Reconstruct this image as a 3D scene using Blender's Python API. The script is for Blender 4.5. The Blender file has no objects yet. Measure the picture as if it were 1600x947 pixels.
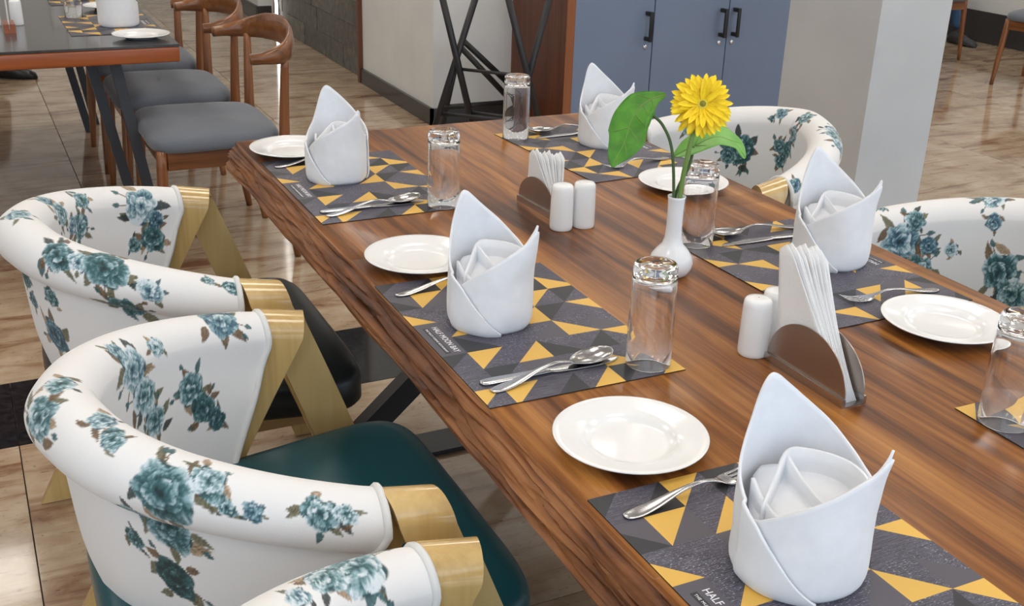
import bpy, bmesh, math, random
import numpy as np
from mathutils import Vector, Matrix, noise as mnoise

S = bpy.context.scene
COL = S.collection
random.seed(7)
RNG = np.random.RandomState(11)
PI = math.pi

# ------------------------------------------------------------------ camera
CR = Vector((0.8994938, -0.4358432, 0.0308463))
CU = Vector((0.1436198, 0.3616001, 0.9212051))
CF = Vector((0.4126550, 0.8241881, -0.3878527))
CC = Vector((-0.5574580, -1.6187265, 1.4439238))
cam_d = bpy.data.cameras.new('camera')
cam = bpy.data.objects.new('camera', cam_d)
COL.objects.link(cam)
cam.matrix_world = Matrix(((CR.x, CU.x, -CF.x, CC.x), (CR.y, CU.y, -CF.y, CC.y), (CR.z, CU.z, -CF.z, CC.z), (0, 0, 0, 1)))
cam_d.sensor_fit = 'HORIZONTAL'
cam_d.sensor_width = 36
cam_d.lens = 39.25
cam_d.clip_start = 0.05
cam_d.clip_end = 100
S.camera = cam

# ------------------------------------------------------------------ world, exposure
W = bpy.data.worlds.new('world')
S.world = W
W.use_nodes = True
W.node_tree.nodes['Background'].inputs[0].default_value = (.70, .84, 1.0, 1)
W.node_tree.nodes['Background'].inputs[1].default_value = 1.9
S.view_settings.view_transform = 'Standard'
S.view_settings.look = 'None'
S.view_settings.gamma = 1
S.view_settings.use_curve_mapping = False
S.view_settings.exposure = 0.0
LAMP = 7.5       # strength of the ceiling panels

# ------------------------------------------------------------------ materials
def mat(name, col=(.8, .8, .8), rough=.5, metal=0., spec=.5, coat=0., coat_rough=.1, trans=0., ior=1.45, emit=None, es=0., sheen=0.):
    m = bpy.data.materials.new(name)
    m.use_nodes = True
    b = m.node_tree.nodes['Principled BSDF']
    b.inputs['Base Color'].default_value = (*col, 1)
    b.inputs['Roughness'].default_value = rough
    b.inputs['Metallic'].default_value = metal
    b.inputs['Specular IOR Level'].default_value = spec
    b.inputs['Coat Weight'].default_value = coat
    b.inputs['Coat Roughness'].default_value = coat_rough
    b.inputs['Transmission Weight'].default_value = trans
    b.inputs['IOR'].default_value = ior
    b.inputs['Sheen Weight'].default_value = sheen
    if emit:
        b.inputs['Emission Color'].default_value = (*emit, 1)
        b.inputs['Emission Strength'].default_value = es
    return m

class NT:
    """small node helper"""
    def __init__(s, m):
        s.t = m.node_tree; s.b = s.t.nodes['Principled BSDF']
    def n(s, typ, **kw):
        x = s.t.nodes.new(typ)
        for k, v in kw.items():
            if k in x.inputs: x.inputs[k].default_value = v
            else: setattr(x, k, v)
        return x
    def l(s, a, b): s.t.links.new(a, b)
    def coords(s, kind='Object', scale=(1, 1, 1), rot=(0, 0, 0)):
        c = s.n('ShaderNodeTexCoord'); mp = s.n('ShaderNodeMapping')
        mp.inputs['Scale'].default_value = scale; mp.inputs['Rotation'].default_value = rot
        if kind == 'World':
            g = s.n('ShaderNodeNewGeometry'); s.l(g.outputs['Position'], mp.inputs['Vector'])
        else:
            s.l(c.outputs[kind], mp.inputs['Vector'])
        return mp.outputs['Vector']
    def noise(s, vec, scale, detail=4, rough=.55, dist=0):
        x = s.n('ShaderNodeTexNoise'); x.inputs['Scale'].default_value = scale
        x.inputs['Detail'].default_value = detail; x.inputs['Roughness'].default_value = rough
        x.inputs['Distortion'].default_value = dist
        if vec is not None: s.l(vec, x.inputs['Vector'])
        return x.outputs['Fac']
    def ramp(s, fac, stops, interp='LINEAR'):
        x = s.n('ShaderNodeValToRGB'); x.color_ramp.interpolation = interp
        el = x.color_ramp.elements
        while len(el) < len(stops): el.new(.5)
        for e, (p, c) in zip(el, stops):
            e.position = p; e.color = (*c, 1) if len(c) == 3 else c
        s.l(fac, x.inputs['Fac']); return x.outputs['Color']
    def mix(s, fac, a, b, mode='MIX'):
        x = s.n('ShaderNodeMix', data_type='RGBA', blend_type=mode)
        for sock, v in ((x.inputs[0], fac), (x.inputs[6], a), (x.inputs[7], b)):
            if hasattr(v, 'links'): s.l(v, sock)
            else: sock.default_value = v if not isinstance(v, tuple) or len(v) == 4 else (*v, 1)
        return x.outputs[2]
    def math(s, op, a, b=None):
        x = s.n('ShaderNodeMath', operation=op)
        for sock, v in ((x.inputs[0], a), (x.inputs[1], b)):
            if v is None: continue
            if hasattr(v, 'links'): s.l(v, sock)
            else: sock.default_value = v
        return x.outputs[0]
    def color(s, c): s.l(c, s.b.inputs['Base Color'])
    def bump(s, h, strength=.2, dist=.01):
        x = s.n('ShaderNodeBump'); x.inputs['Strength'].default_value = strength; x.inputs['Distance'].default_value = dist
        s.l(h, x.inputs['Height']); s.l(x.outputs['Normal'], s.b.inputs['Normal'])

def wood(name, dark, mid, light, along, rough=.35, coat=0., scale=1., bump=.1, contrast=1., kind='Object', grain=60., coat_rough=.1):
    """along: 0/1/2 axis of the grain"""
    m = mat(name, mid, rough, coat=coat, coat_rough=coat_rough); t = NT(m)
    sc = [9. * scale] * 3; sc[along] = .55 * scale
    v = t.coords(kind, tuple(sc))
    n1 = t.noise(v, 1.0, 6, .6, 1.2)
    sc2 = [grain * scale] * 3; sc2[along] = 1.6 * scale
    n2 = t.noise(t.coords(kind, tuple(sc2)), 1.0, 4, .65, .3)
    f = t.math('ADD', t.math('MULTIPLY', n1, .72), t.math('MULTIPLY', n2, .28))
    h = .17 / contrast
    c = t.ramp(f, [(.5 - h, dark), (.5, mid), (.5 + h, light)])
    t.color(c)
    t.bump(n2, bump, .004)
    return m

M = {}
M['white_china'] = mat('white_china', (.86, .86, .86), .12, coat=.3)
M['vase_china'] = mat('vase_china', (.80, .81, .83), .16, coat=.3)
M['glass'] = mat('glass', (1, 1, 1), .0, trans=1., ior=1.47)
M['steel'] = mat('steel', (.50, .50, .51), .2, metal=1.)
M['holder_steel'] = mat('holder_steel', (.42, .36, .32), .34, metal=1.)  # brown tint puts the table wood's reflection into the metal colour
M['rail_steel'] = mat('rail_steel', (.50, .46, .44), .25, metal=1.)
M['black_metal'] = mat('black_metal', (.022, .022, .025), .38)
M['grey_metal'] = mat('grey_metal', (.05, .055, .065), .4)
M['black_plastic'] = mat('black_plastic', (.02, .02, .02), .45)
M['hole'] = mat('hole', (.02, .02, .02), .8)
M['chrome'] = mat('chrome', (.75, .75, .76), .15, metal=1.)
M['shoe'] = mat('shoe_leather', (.012, .012, .013), .3)
M['shoe_grey'] = mat('shoe_grey', (.05, .052, .058), .6)
M['skin'] = mat('skin', (.45, .26, .18), .55)
M['hair'] = mat('hair', (.02, .015, .012), .6)
M['jeans'] = mat('jeans', (.035, .09, .19), .85)
M['trouser'] = mat('trouser', (.015, .015, .018), .85)
M['shirt'] = mat('shirt', (.55, .57, .6), .85)
M['lamp_panel'] = mat('lamp_panel', (1, 1, 1), .5, emit=(1, .94, .85), es=LAMP)
M['led'] = mat('led', (1, 1, 1), .5, emit=(1, .97, .9), es=8.)
M['dark_joint'] = mat('dark_joint', (.12, .075, .05), .6)

def cloth_mat(name, col, rough=.85, scale=900, bump=.25):
    m = mat(name, col, rough, sheen=.2); t = NT(m)
    v = t.coords('Object')
    w = t.n('ShaderNodeTexNoise'); w.inputs['Scale'].default_value = scale; w.inputs['Detail'].default_value = 2
    t.l(v, w.inputs['Vector']); t.bump(w.outputs['Fac'], bump, .001)
    f = t.noise(v, 60, 3)
    t.color(t.ramp(f, [(.3, tuple(c * .97 for c in col)), (.7, tuple(min(1, c * 1.015) for c in col))]))
    return m
M['napkin_cloth'] = cloth_mat('napkin_cloth', (.80, .81, .84), .8, 700, .12)
M['grey_fabric'] = cloth_mat('grey_fabric', (.145, .16, .19), .95, 500, .4)
M['piping'] = cloth_mat('piping_cloth', (.72, .72, .71), .8)
M['paper'] = mat('paper', (.88, .88, .88), .9)
_t = NT(M['paper']); _w = _t.n('ShaderNodeTexVoronoi'); _w.inputs['Scale'].default_value = 420
_t.l(_t.coords('Object'), _w.inputs['Vector']); _t.bump(_w.outputs['Distance'], .35, .001)

# table top wood: warm, strongly figured, satin lacquer
def make_table_wood():
    m = mat('table_wood', (.2, .08, .03), .28, spec=.30, coat=.10, coat_rough=.10); t = NT(m)
    v = t.coords('Object', (5.0, .42, 1.0))
    n1 = t.noise(v, 1.6, 7, .62, 1.4)
    n2 = t.noise(t.coords('Object', (85., 2.2, 4.)), 1.0, 4, .7, .3)
    n3 = t.noise(t.coords('Object', (24., .7, 4.)), 1.0, 3, .55, .6)
    f = t.math('ADD', t.math('MULTIPLY', n1, .42), t.math('ADD', t.math('MULTIPLY', n2, .22), t.math('MULTIPLY', n3, .36)))
    c = t.ramp(f, [(.36, (.036, .010, .002)), (.43, (.105, .032, .006)), (.50, (.235, .082, .016)), (.58, (.40, .165, .036)), (.67, (.56, .29, .085))])
    kv = t.n('ShaderNodeTexVoronoi'); kv.inputs['Scale'].default_value = 1.0
    t.l(t.coords('Object', (2.9, 1.6, 1.)), kv.inputs['Vector'])
    k = t.ramp(kv.outputs['Distance'], [(.018, (.12, .07, .04)), (.045, (1, 1, 1))])
    t.color(t.mix(1.0, c, k, 'MULTIPLY'))
    t.bump(n2, .06, .003)
    return m
M['table_wood'] = make_table_wood()
def make_edge_wood():
    m = mat('live_edge_wood', (.17, .07, .03), .5); t = NT(m)
    n1 = t.noise(t.coords('Object', (14., 2.2, 14.)), 1.0, 6, .65, .8)
    n2 = t.noise(t.coords('Object', (120., 6., 120.)), 1.0, 3, .6, .3)
    f = t.math('ADD', t.math('MULTIPLY', n1, .7), t.math('MULTIPLY', n2, .3))
    t.color(t.ramp(f, [(.33, (.045, .013, .004)), (.46, (.15, .048, .012)), (.58, (.28, .105, .03)), (.7, (.40, .18, .065))]))
    t.bump(n2, .35, .004)
    return m
M['edge_wood'] = make_edge_wood()
M['ash_ply'] = wood('ash_ply', (.44, .28, .10), (.62, .42, .165), (.72, .52, .24), 2, .18, coat=.8, scale=1., bump=.03, contrast=.9)
M['ash_edge'] = wood('ash_edge', (.33, .20, .08), (.44, .28, .12), (.52, .35, .16), 0, .35)
M['teak'] = wood('teak', (.10, .030, .009), (.22, .075, .022), (.34, .135, .045), 2, .28, coat=.3, scale=1.2, bump=.04)
M['teak_x'] = wood('teak_x', (.085, .028, .009), (.20, .072, .022), (.33, .135, .048), 0, .28, coat=.3, scale=1.2, bump=.04)
M['red_wood'] = wood('red_wood', (.20, .045, .012), (.33, .085, .022), (.42, .13, .04), 0, .3, coat=.3, bump=.03)
M['dark_top'] = wood('dark_top', (.03, .028, .028), (.055, .05, .05), (.085, .08, .08), 1, .22, coat=.5, bump=.02)
M['cabinet_wood'] = wood('cabinet_wood', (.065, .018, .008), (.125, .036, .014), (.20, .065, .026), 2, .4, scale=.8, bump=.03)
M['cabinet_wood_light'] = wood('cabinet_wood_light', (.22, .07, .025), (.30, .105, .04), (.36, .14, .055), 2, .4, bump=.03)
M['brown_frame'] = mat('brown_frame', (.16, .06, .035), .5)

def painted(name, col, rough=.5, var=.05, scale=3.):
    m = mat(name, col, rough); t = NT(m)
    f = t.noise(t.coords('World'), scale, 4)
    t.color(t.ramp(f, [(.3, tuple(c * (1 - var) for c in col)), (.7, tuple(c * (1 + var) for c in col))]))
    return m
M['white_wall'] = painted('white_wall', (.74, .75, .74), .6)
M['pillar_paint'] = painted('pillar_paint', (.54, .55, .56), .45)
M['ceiling_paint'] = painted('ceiling_paint', (.85, .85, .84), .8)
M['blue_door'] = painted('blue_door', (.20, .255, .37), .38, .04)
M['skirting'] = painted('skirting', (.045, .042, .042), .25)

def make_stone_floor(name, black=False):
    m = mat(name, (.5, .4, .3), .09 if not black else .08, spec=.55); t = NT(m)
    oi = t.n('ShaderNodeObjectInfo')
    g = t.n('ShaderNodeNewGeometry')
    if black:
        f = t.noise(g.outputs['Position'], 60, 3)
        t.color(t.ramp(f, [(.45, (.012, .013, .016)), (.8, (.04, .042, .048))]))
        return m
    off = t.n('ShaderNodeVectorMath', operation='ADD')
    rr = t.n('ShaderNodeVectorMath', operation='SCALE'); rr.inputs['Scale'].default_value = 7.3
    cmb = t.n('ShaderNodeCombineXYZ'); t.l(oi.outputs['Random'], cmb.inputs['X']); t.l(oi.outputs['Random'], cmb.inputs['Y'])
    t.l(cmb.outputs[0], rr.inputs[0]); t.l(g.outputs['Position'], off.inputs[0]); t.l(rr.outputs[0], off.inputs[1])
    def mp(sc):
        x = t.n('ShaderNodeMapping'); x.inputs['Scale'].default_value = sc; t.l(off.outputs[0], x.inputs['Vector']); return x.outputs[0]
    n1 = t.noise(mp((1.2, 7.0, 1)), 1.3, 7, .62, .9)         # veins along x
    n2 = t.noise(mp((3., 3., 1)), 1.5, 5, .6)
    n3 = t.noise(mp((9., 30., 1)), 2.2, 5, .7, .6)
    n4 = t.noise(mp((14., 26., 1)), 3.0, 4, .7, .4)
    base = t.ramp(n2, [(.3, (.33, .23, .15)), (.5, (.48, .37, .26)), (.7, (.58, .48, .36))])
    vein = t.ramp(n1, [(.34, (.50, .33, .26)), (.46, (.92, .87, .83)), (.56, (1, 1, 1)), (.68, (.78, .66, .58))])
    c = t.mix(1.0, base, vein, 'MULTIPLY')
    fine = t.ramp(n3, [(.30, (.30, .15, .11)), (.41, (1, 1, 1))])
    c = t.mix(.6, c, fine, 'MULTIPLY')
    pit = t.ramp(n4, [(.305, (.22, .15, .12)), (.35, (1, 1, 1))])
    c = t.mix(.85, c, pit, 'MULTIPLY')
    t.color(c)
    t.b.inputs['Coat Weight'].default_value = .2
    return m
M['marble'] = make_stone_floor('marble')
M['black_granite'] = make_stone_floor('black_granite', True)
def make_slate():
    m = mat('slate', (.12, .12, .11), .55); t = NT(m)
    oi = t.n('ShaderNodeObjectInfo')
    f = t.noise(t.coords('World', (1, 3, 3)), 6, 6, .65, .5)
    c = t.ramp(f, [(.3, (.085, .085, .075)), (.55, (.15, .145, .13)), (.75, (.22, .21, .185))])
    v = t.math('ADD', t.math('MULTIPLY', oi.outputs['Random'], .35), .8)
    hs = t.n('ShaderNodeHueSaturation'); t.l(v, hs.inputs['Value']); t.l(c, hs.inputs['Color'])
    t.color(hs.outputs['Color']); t.bump(f, .3, .01)
    return m
M['slate'] = make_slate()

# place mat prints
def mat_print(name, col, tex=False):
    m = mat(name, col, .42, spec=.4)
    t = NT(m)
    if tex:
        n = t.noise(t.coords('Object', (40, 700, 1)), 1., 3, .6)
        sp = t.noise(t.coords('Object', (260, 900, 1)), 1., 2, .5)
        patch = t.noise(t.coords('Object', (9, 9, 1)), 1., 2)
        spk = t.math('MULTIPLY', t.ramp(sp, [(.60, (0, 0, 0)), (.68, (1, 1, 1))]), t.ramp(patch, [(.42, (.08, .08, .08)), (.6, (.9, .9, .9))]))
        c = t.ramp(n, [(.35, tuple(x * .5 for x in col)), (.5, col), (.66, tuple(min(1, x * 1.5) for x in col))])
        t.color(t.mix(spk, c, (.55, .55, .62, 1)))
        t.bump(n, .5, .001)
    else:
        f = t.noise(t.coords('Object'), 350, 2)
        t.bump(f, .05, .001)
    return m
M['mat_yellow'] = mat_print('mat_yellow', (.76, .46, .095))
M['mat_dark'] = mat_print('mat_dark', (.035, .036, .042))
M['mat_mid'] = mat_print('mat_mid', (.10, .092, .112))
M['mat_tex'] = mat_print('mat_tex', (.085, .08, .108), True)
M['mat_core'] = mat('mat_core', (.02, .018, .018), .6)
M['ink_white'] = mat('ink_white', (.85, .85, .86), .5)

def leather(name, col, rough=.38):
    m = mat(name, col, rough, spec=.5); t = NT(m)
    v = t.n('ShaderNodeTexVoronoi'); v.inputs['Scale'].default_value = 260
    t.l(t.coords('Object'), v.inputs['Vector']); t.bump(v.outputs['Distance'], .12, .001)
    return m
M['teal_leather'] = leather('teal_leather', (.011, .074, .092), .34)
M['shaded_leather'] = leather('shaded_leather', (.012, .016, .018), .34)  # seat leather darkened, shade under the table put into the colour

def make_floral():
    m = mat('floral_cloth', (.8, .8, .8), .62, sheen=.15); t = NT(m)
    a = t.n('ShaderNodeVertexColor', layer_name='print')
    t.color(a.outputs['Color'])
    v = t.n('ShaderNodeTexVoronoi'); v.inputs['Scale'].default_value = 420
    t.l(t.coords('Object'), v.inputs['Vector']); t.bump(v.outputs['Distance'], .10, .001)
    return m
M['floral'] = make_floral()

# plant materials
def make_petal():
    m = mat('petal', (.86, .50, .006), .55); t = NT(m)
    n = t.noise(t.coords('Object', (260, 12, 260)), 1., 3)
    t.color(t.ramp(n, [(.3, (.88, .57, .004)), (.6, (.97, .73, .014))]))
    t.b.inputs['Subsurface Weight'].default_value = 0
    return m
M['petal'] = make_petal()
M['petal_inner'] = mat('petal_inner', (.80, .50, .01), .6)
M['disc'] = mat('disc', (.22, .20, .02), .7)
M['disc_rim'] = mat('disc_rim', (.62, .50, .05), .7)
def make_leaf(name, a, b):
    m = mat(name, a, .42); t = NT(m)
    n = t.noise(t.coords('Object'), 40, 4)
    t.color(t.ramp(n, [(.3, a), (.7, b)]))
    return m
M['leaf'] = make_leaf('leaf_green', (.035, .165, .008), (.085, .29, .015))
M['leaf_pale'] = make_leaf('leaf_pale', (.13, .38, .06), (.24, .50, .12))
M['stem'] = mat('stem_green', (.055, .11, .03), .5)
M['stem_pale'] = mat('stem_pale', (.16, .27, .06), .5)

# ------------------------------------------------------------------ mesh helpers
def mesh_data(name, verts, faces, mats, smooth=True, fmat=None):
    me = bpy.data.meshes.new(name)
    me.from_pydata([tuple(map(float, v)) for v in verts], [], faces)
    for m in (mats if isinstance(mats, (list, tuple)) else [mats]): me.materials.append(M[m] if isinstance(m, str) else m)
    if fmat is not None: me.polygons.foreach_set('material_index', fmat)
    if smooth: me.polygons.foreach_set('use_smooth', [True] * len(me.polygons))
    me.update()
    return me
def link(name, me, parent=None, loc=None, rot=None):
    o = bpy.data.objects.new(name, me); COL.objects.link(o)
    if parent is not None: o.parent = parent
    if loc is not None: o.location = loc
    if rot is not None: o.rotation_euler = rot
    return o
def obj(name, vf, mats, parent=None, smooth=True, fmat=None, loc=None, rot=None, auto=None):
    me = mesh_data(name, vf[0], vf[1], mats, smooth, fmat)
    if auto is not None: me.set_sharp_from_angle(angle=math.radians(auto))
    return link(name, me, parent, loc, rot)
def tag(o, label=None, cat=None, group=None, kind=None):
    if label: o['label'] = label
    if cat: o['category'] = cat
    if group: o['group'] = group
    if kind: o['kind'] = kind
    return o
def thing(name, loc=(0, 0, 0), rz=0., label=None, cat=None, group=None):
    o = bpy.data.objects.new(name, None); COL.objects.link(o)
    o.location = loc; o.rotation_euler = (0, 0, rz); o.empty_display_size = .05
    return tag(o, label, cat, group)
def copy_tree(o, parent=None):
    c = o.copy(); COL.objects.link(c)
    if parent is not None: c.parent = parent
    for ch in list(o.children): copy_tree(ch, c)
    return c
def merge(*vfs):
    V, F = [], []
    for v, f in vfs:
        k = len(V); V += [tuple(p) for p in v]; F += [tuple(i + k for i in q) for q in f]
    return V, F
def box(x0, x1, y0, y1, z0, z1, bev=0.):
    bm = bmesh.new(); bmesh.ops.create_cube(bm, size=1)
    for v in bm.verts:
        v.co = Vector((x0 + (v.co.x + .5) * (x1 - x0), y0 + (v.co.y + .5) * (y1 - y0), z0 + (v.co.z + .5) * (z1 - z0)))
    if bev: bmesh.ops.bevel(bm, geom=bm.edges[:], offset=bev, segments=2, affect='EDGES', profile=.6)
    bm.verts.ensure_lookup_table()
    V = [tuple(v.co) for v in bm.verts]; F = [tuple(v.index for v in f.verts) for f in bm.faces]; bm.free()
    return V, F
def rbox(x0, x1, y0, y1, z0, z1, bev, seg=4):
    bm = bmesh.new(); bmesh.ops.create_cube(bm, size=1)
    for v in bm.verts:
        v.co = Vector((x0 + (v.co.x + .5) * (x1 - x0), y0 + (v.co.y + .5) * (y1 - y0), z0 + (v.co.z + .5) * (z1 - z0)))
    bmesh.ops.bevel(bm, geom=bm.edges[:], offset=bev, segments=seg, affect='EDGES', profile=.5)
    V = [tuple(v.co) for v in bm.verts]; F = [tuple(v.index for v in f.verts) for f in bm.faces]; bm.free()
    return V, F
def lathe(prof, n=48, closed=False):
    V, F = [], []
    for r, z in prof:
        for k in range(n):
            a = 2 * PI * k / n; V.append((r * math.cos(a), r * math.sin(a), z))
    m = len(prof)
    for i in range(m - 1 + (1 if closed else 0)):
        j = (i + 1) % m
        for k in range(n):
            l = (k + 1) % n; F.append((i * n + k, i * n + l, j * n + l, j * n + k))
    if not closed:
        if prof[0][0] > 1e-6: F.append(tuple(range(n - 1, -1, -1)))
        if prof[-1][0] > 1e-6: F.append(tuple((m - 1) * n + k for k in range(n)))
    return V, F
def tube(pts, rad, n=10, cap=True, flat=1.0, up=None):
    """sweep; rad float or list of r or (ra, rb)"""
    P = [Vector(p) for p in pts]; V, F = [], []
    prev = None
    for i, p in enumerate(P):
        d = (P[min(i + 1, len(P) - 1)] - P[max(i - 1, 0)]).normalized()
        if up is not None:
            u = Vector(up); a = d.cross(u).normalized()
        elif prev is None:
            u = Vector((0, 0, 1)) if abs(d.z) < .9 else Vector((1, 0, 0)); a = d.cross(u).normalized()
        else:
            a = (prev - d * prev.dot(d)).normalized()
        prev = a; b = a.cross(d).normalized()
        r = rad[i] if isinstance(rad, (list, tuple)) else rad
        ra, rb = r if isinstance(r, (list, tuple)) else (r, r * flat)
        for k in range(n):
            t = 2 * PI * k / n; q = p + a * (ra * math.cos(t)) + b * (rb * math.sin(t)); V.append(tuple(q))
    for i in range(len(P) - 1):
        for k in range(n):
            l = (k + 1) % n; F.append((i * n + k, i * n + l, (i + 1) * n + l, (i + 1) * n + k))
    if cap:
        F.append(tuple(range(n - 1, -1, -1))); F.append(tuple((len(P) - 1) * n + k for k in range(n)))
    return V, F
def bar(p0, p1, wx, wy):
    """rectangular bar between two points, side along x = wx, other = wy"""
    p0, p1 = Vector(p0), Vector(p1); V = []
    for p in (p0, p1):
        for sx, sy in ((-1, -1), (1, -1), (1, 1), (-1, 1)): V.append((p.x + sx * wx / 2, p.y + sy * wy / 2, p.z))
    return V, [(3, 2, 1, 0), (4, 5, 6, 7)] + [(k, (k + 1) % 4, 4 + (k + 1) % 4, 4 + k) for k in range(4)]
def grid(nu, nv, fn, wrap_u=False, wrap_v=False):
    V = [fn(i, j) for i in range(nu) for j in range(nv)]; F = []
    for i in range(nu if wrap_u else nu - 1):
        for j in range(nv if wrap_v else nv - 1):
            a, b = (i + 1) % nu, (j + 1) % nv
            F.append((i * nv + j, a * nv + j, a * nv + b, i * nv + b))
    return V, F
def bez(p, n):
    """catmull-rom through points"""
    P = [Vector(q) for q in p]; out = []
    for i in range(len(P) - 1):
        a, b, c, d = P[max(i - 1, 0)], P[i], P[i + 1], P[min(i + 2, len(P) - 1)]
        for k in range(n):
            t = k / n
            out.append(.5 * ((2 * b) + (c - a) * t + (2 * a - 5 * b + 4 * c - d) * t * t + (3 * b - a - 3 * c + d) * t ** 3))
    out.append(P[-1]); return out

# ------------------------------------------------------------------ floor: bed + stone tiles
fl = tag(obj('floor', box(-5, 7.2, -4.2, 9.2, -.08, -.0155), 'dark_joint', smooth=False), kind='structure')
TG = .003
def tiles(rows, xoff, w, matn, x0=-5, x1=7.2):
    cache = {}
    for (y0, y1) in rows:
        x = xoff - math.ceil((xoff - x0) / w) * w
        while x < x1:
            a, b = max(x, x0), min(x + w, x1)
            if b - a > .05:
                key = (round(b - a, 4), round(y1 - y0, 4))
                if key not in cache:
                    hw, hh = (b - a) / 2 - TG / 2, (y1 - y0) / 2 - TG / 2
                    v, f = box(-hw, hw, -hh, hh, -.015, 0)
                    cache[key] = mesh_data('tile', v, f, matn, False)
                link('tile', cache[key], fl, ((a + b) / 2, (y0 + y1) / 2, 0))
            x += w
tiles([(-4.2, -3.2), (-3.2, -2.13), (-2.13, -1.06), (-1.06, .01), (.01, 1.08)], -.565, 1.065, 'marble')
tiles([(1.08, 1.45)], -.565, 1.065, 'black_granite')
tiles([(1.45, 2.41), (2.41, 3.45), (3.45, 4.49), (4.49, 5.53), (5.53, 6.57), (6.57, 7.61), (7.61, 8.65), (8.65, 9.2)], .89, 1.065, 'marble')

# ------------------------------------------------------------------ walls, pillar, ceiling
def struct(name, vf, m, smooth=False, parent=None):
    o = obj(name, vf, m, parent, smooth)
    if parent is None: tag(o, kind='structure')
    return o
struct('wall_back', box(-5, 7.2, 9.0, 9.2, 0, 2.9), 'white_wall')
struct('wall_left_blocker', box(-5.2, -5.0, -4.2, 9.2, 0, 2.9), 'white_wall')  # unseen solid wall, added to keep side light off left-facing surfaces
struct('wall_right', box(6.9, 7.1, -4.2, 9.0, 0, 2.9), 'white_wall')
struct('baseboard_right', box(6.88, 6.8995, -4.2, 9.0, .001, .24), 'skirting')
# white pier with skirting
struct('wall_pier', box(1.65, 3.9, 3.80, 4.93, 0, 2.9), 'white_wall')
struct('baseboard_pier', merge(box(1.632, 1.6495, 3.785, 4.93, .001, .09), box(1.632, 2.095, 3.785, 3.7995, .001, .09)), 'skirting')
struct('trim_1', box(1.625, 1.672, 4.932, 4.965, .001, 2.9), 'brown_frame')
# stone clad wall: backing and each slab
sw = struct('wall_stone', box(1.70, 1.9, 4.966, 6.98, 0, 2.9), 'skirting')
for r in range(7):
    z0, z1 = .002 + r * .15, .002 + r * .15 + .148
    y = 4.966 - (.22 if r % 2 else 0) - .1 * (r % 3)
    while y < 6.98:
        a, b = max(y, 4.968), min(y + .45, 6.978)
        if b - a > .03:
            obj('stone_slab', box(1.684 + random.uniform(-.003, .003), 1.70, a + .001, b - .001, z0, z1), 'slate', sw, False)
        y += .45
struct('trim_2', box(1.66, 1.70, 7.03, 7.07, .001, 2.9), 'brown_frame')
ls = thing('led_strip', (1.675, 7.0, 0), 0, 'white vertical light strip on the edge of the dark stone wall', 'light strip')
obj('housing', box(-.004, .03, -.016, .026, .002, 2.6), 'chrome', ls, False)
obj('diffuser', box(-.016, -.0045, -.014, .022, .002, 2.6), 'led', ls, False)
struct('wall_corridor', box(1.62, 3.0, 7.40, 9.0, 0, 2.9), 'white_wall')
struct('baseboard_corridor', merge(box(1.602, 1.6195, 7.385, 9.0, .001, .12), box(1.602, 1.72, 7.37, 7.3995, .001, .12)), 'skirting')
# square pillar
struct('wall_pillar', box(2.706, 3.08, 1.763, 2.307, 0, 2.9), 'pillar_paint')
# ceiling with light panels
struct('ceiling', box(-5, 7.1, -4.2, 9.2, 2.9, 3.0), 'ceiling_paint')
panel_frame = mesh_data('frame', *merge(box(-.32, .32, -.32, -.3, -.03, -.001), box(-.32, .32, .3, .32, -.03, -.001), box(-.32, -.3, -.3, .3, -.03, -.001), box(.3, .32, -.3, .3, -.03, -.001)), 'chrome', False)
panel_face = mesh_data('diffuser', *box(-.299, .299, -.299, .299, -.02, -.002), 'lamp_panel', False)
for ix, x in enumerate((-2.6, -.9, .8, 2.5, 4.2, 5.9)):
    for iy, y in enumerate((-2.4, -.6, 1.2, 3.0, 4.8, 6.6)):
        c = thing('ceiling_light', (x, y, 2.9), 0, 'square white light panel set flush in the ceiling', 'ceiling light', 'ceiling light panels')
        link('frame', panel_frame, c); link('diffuser', panel_face, c)

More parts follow.
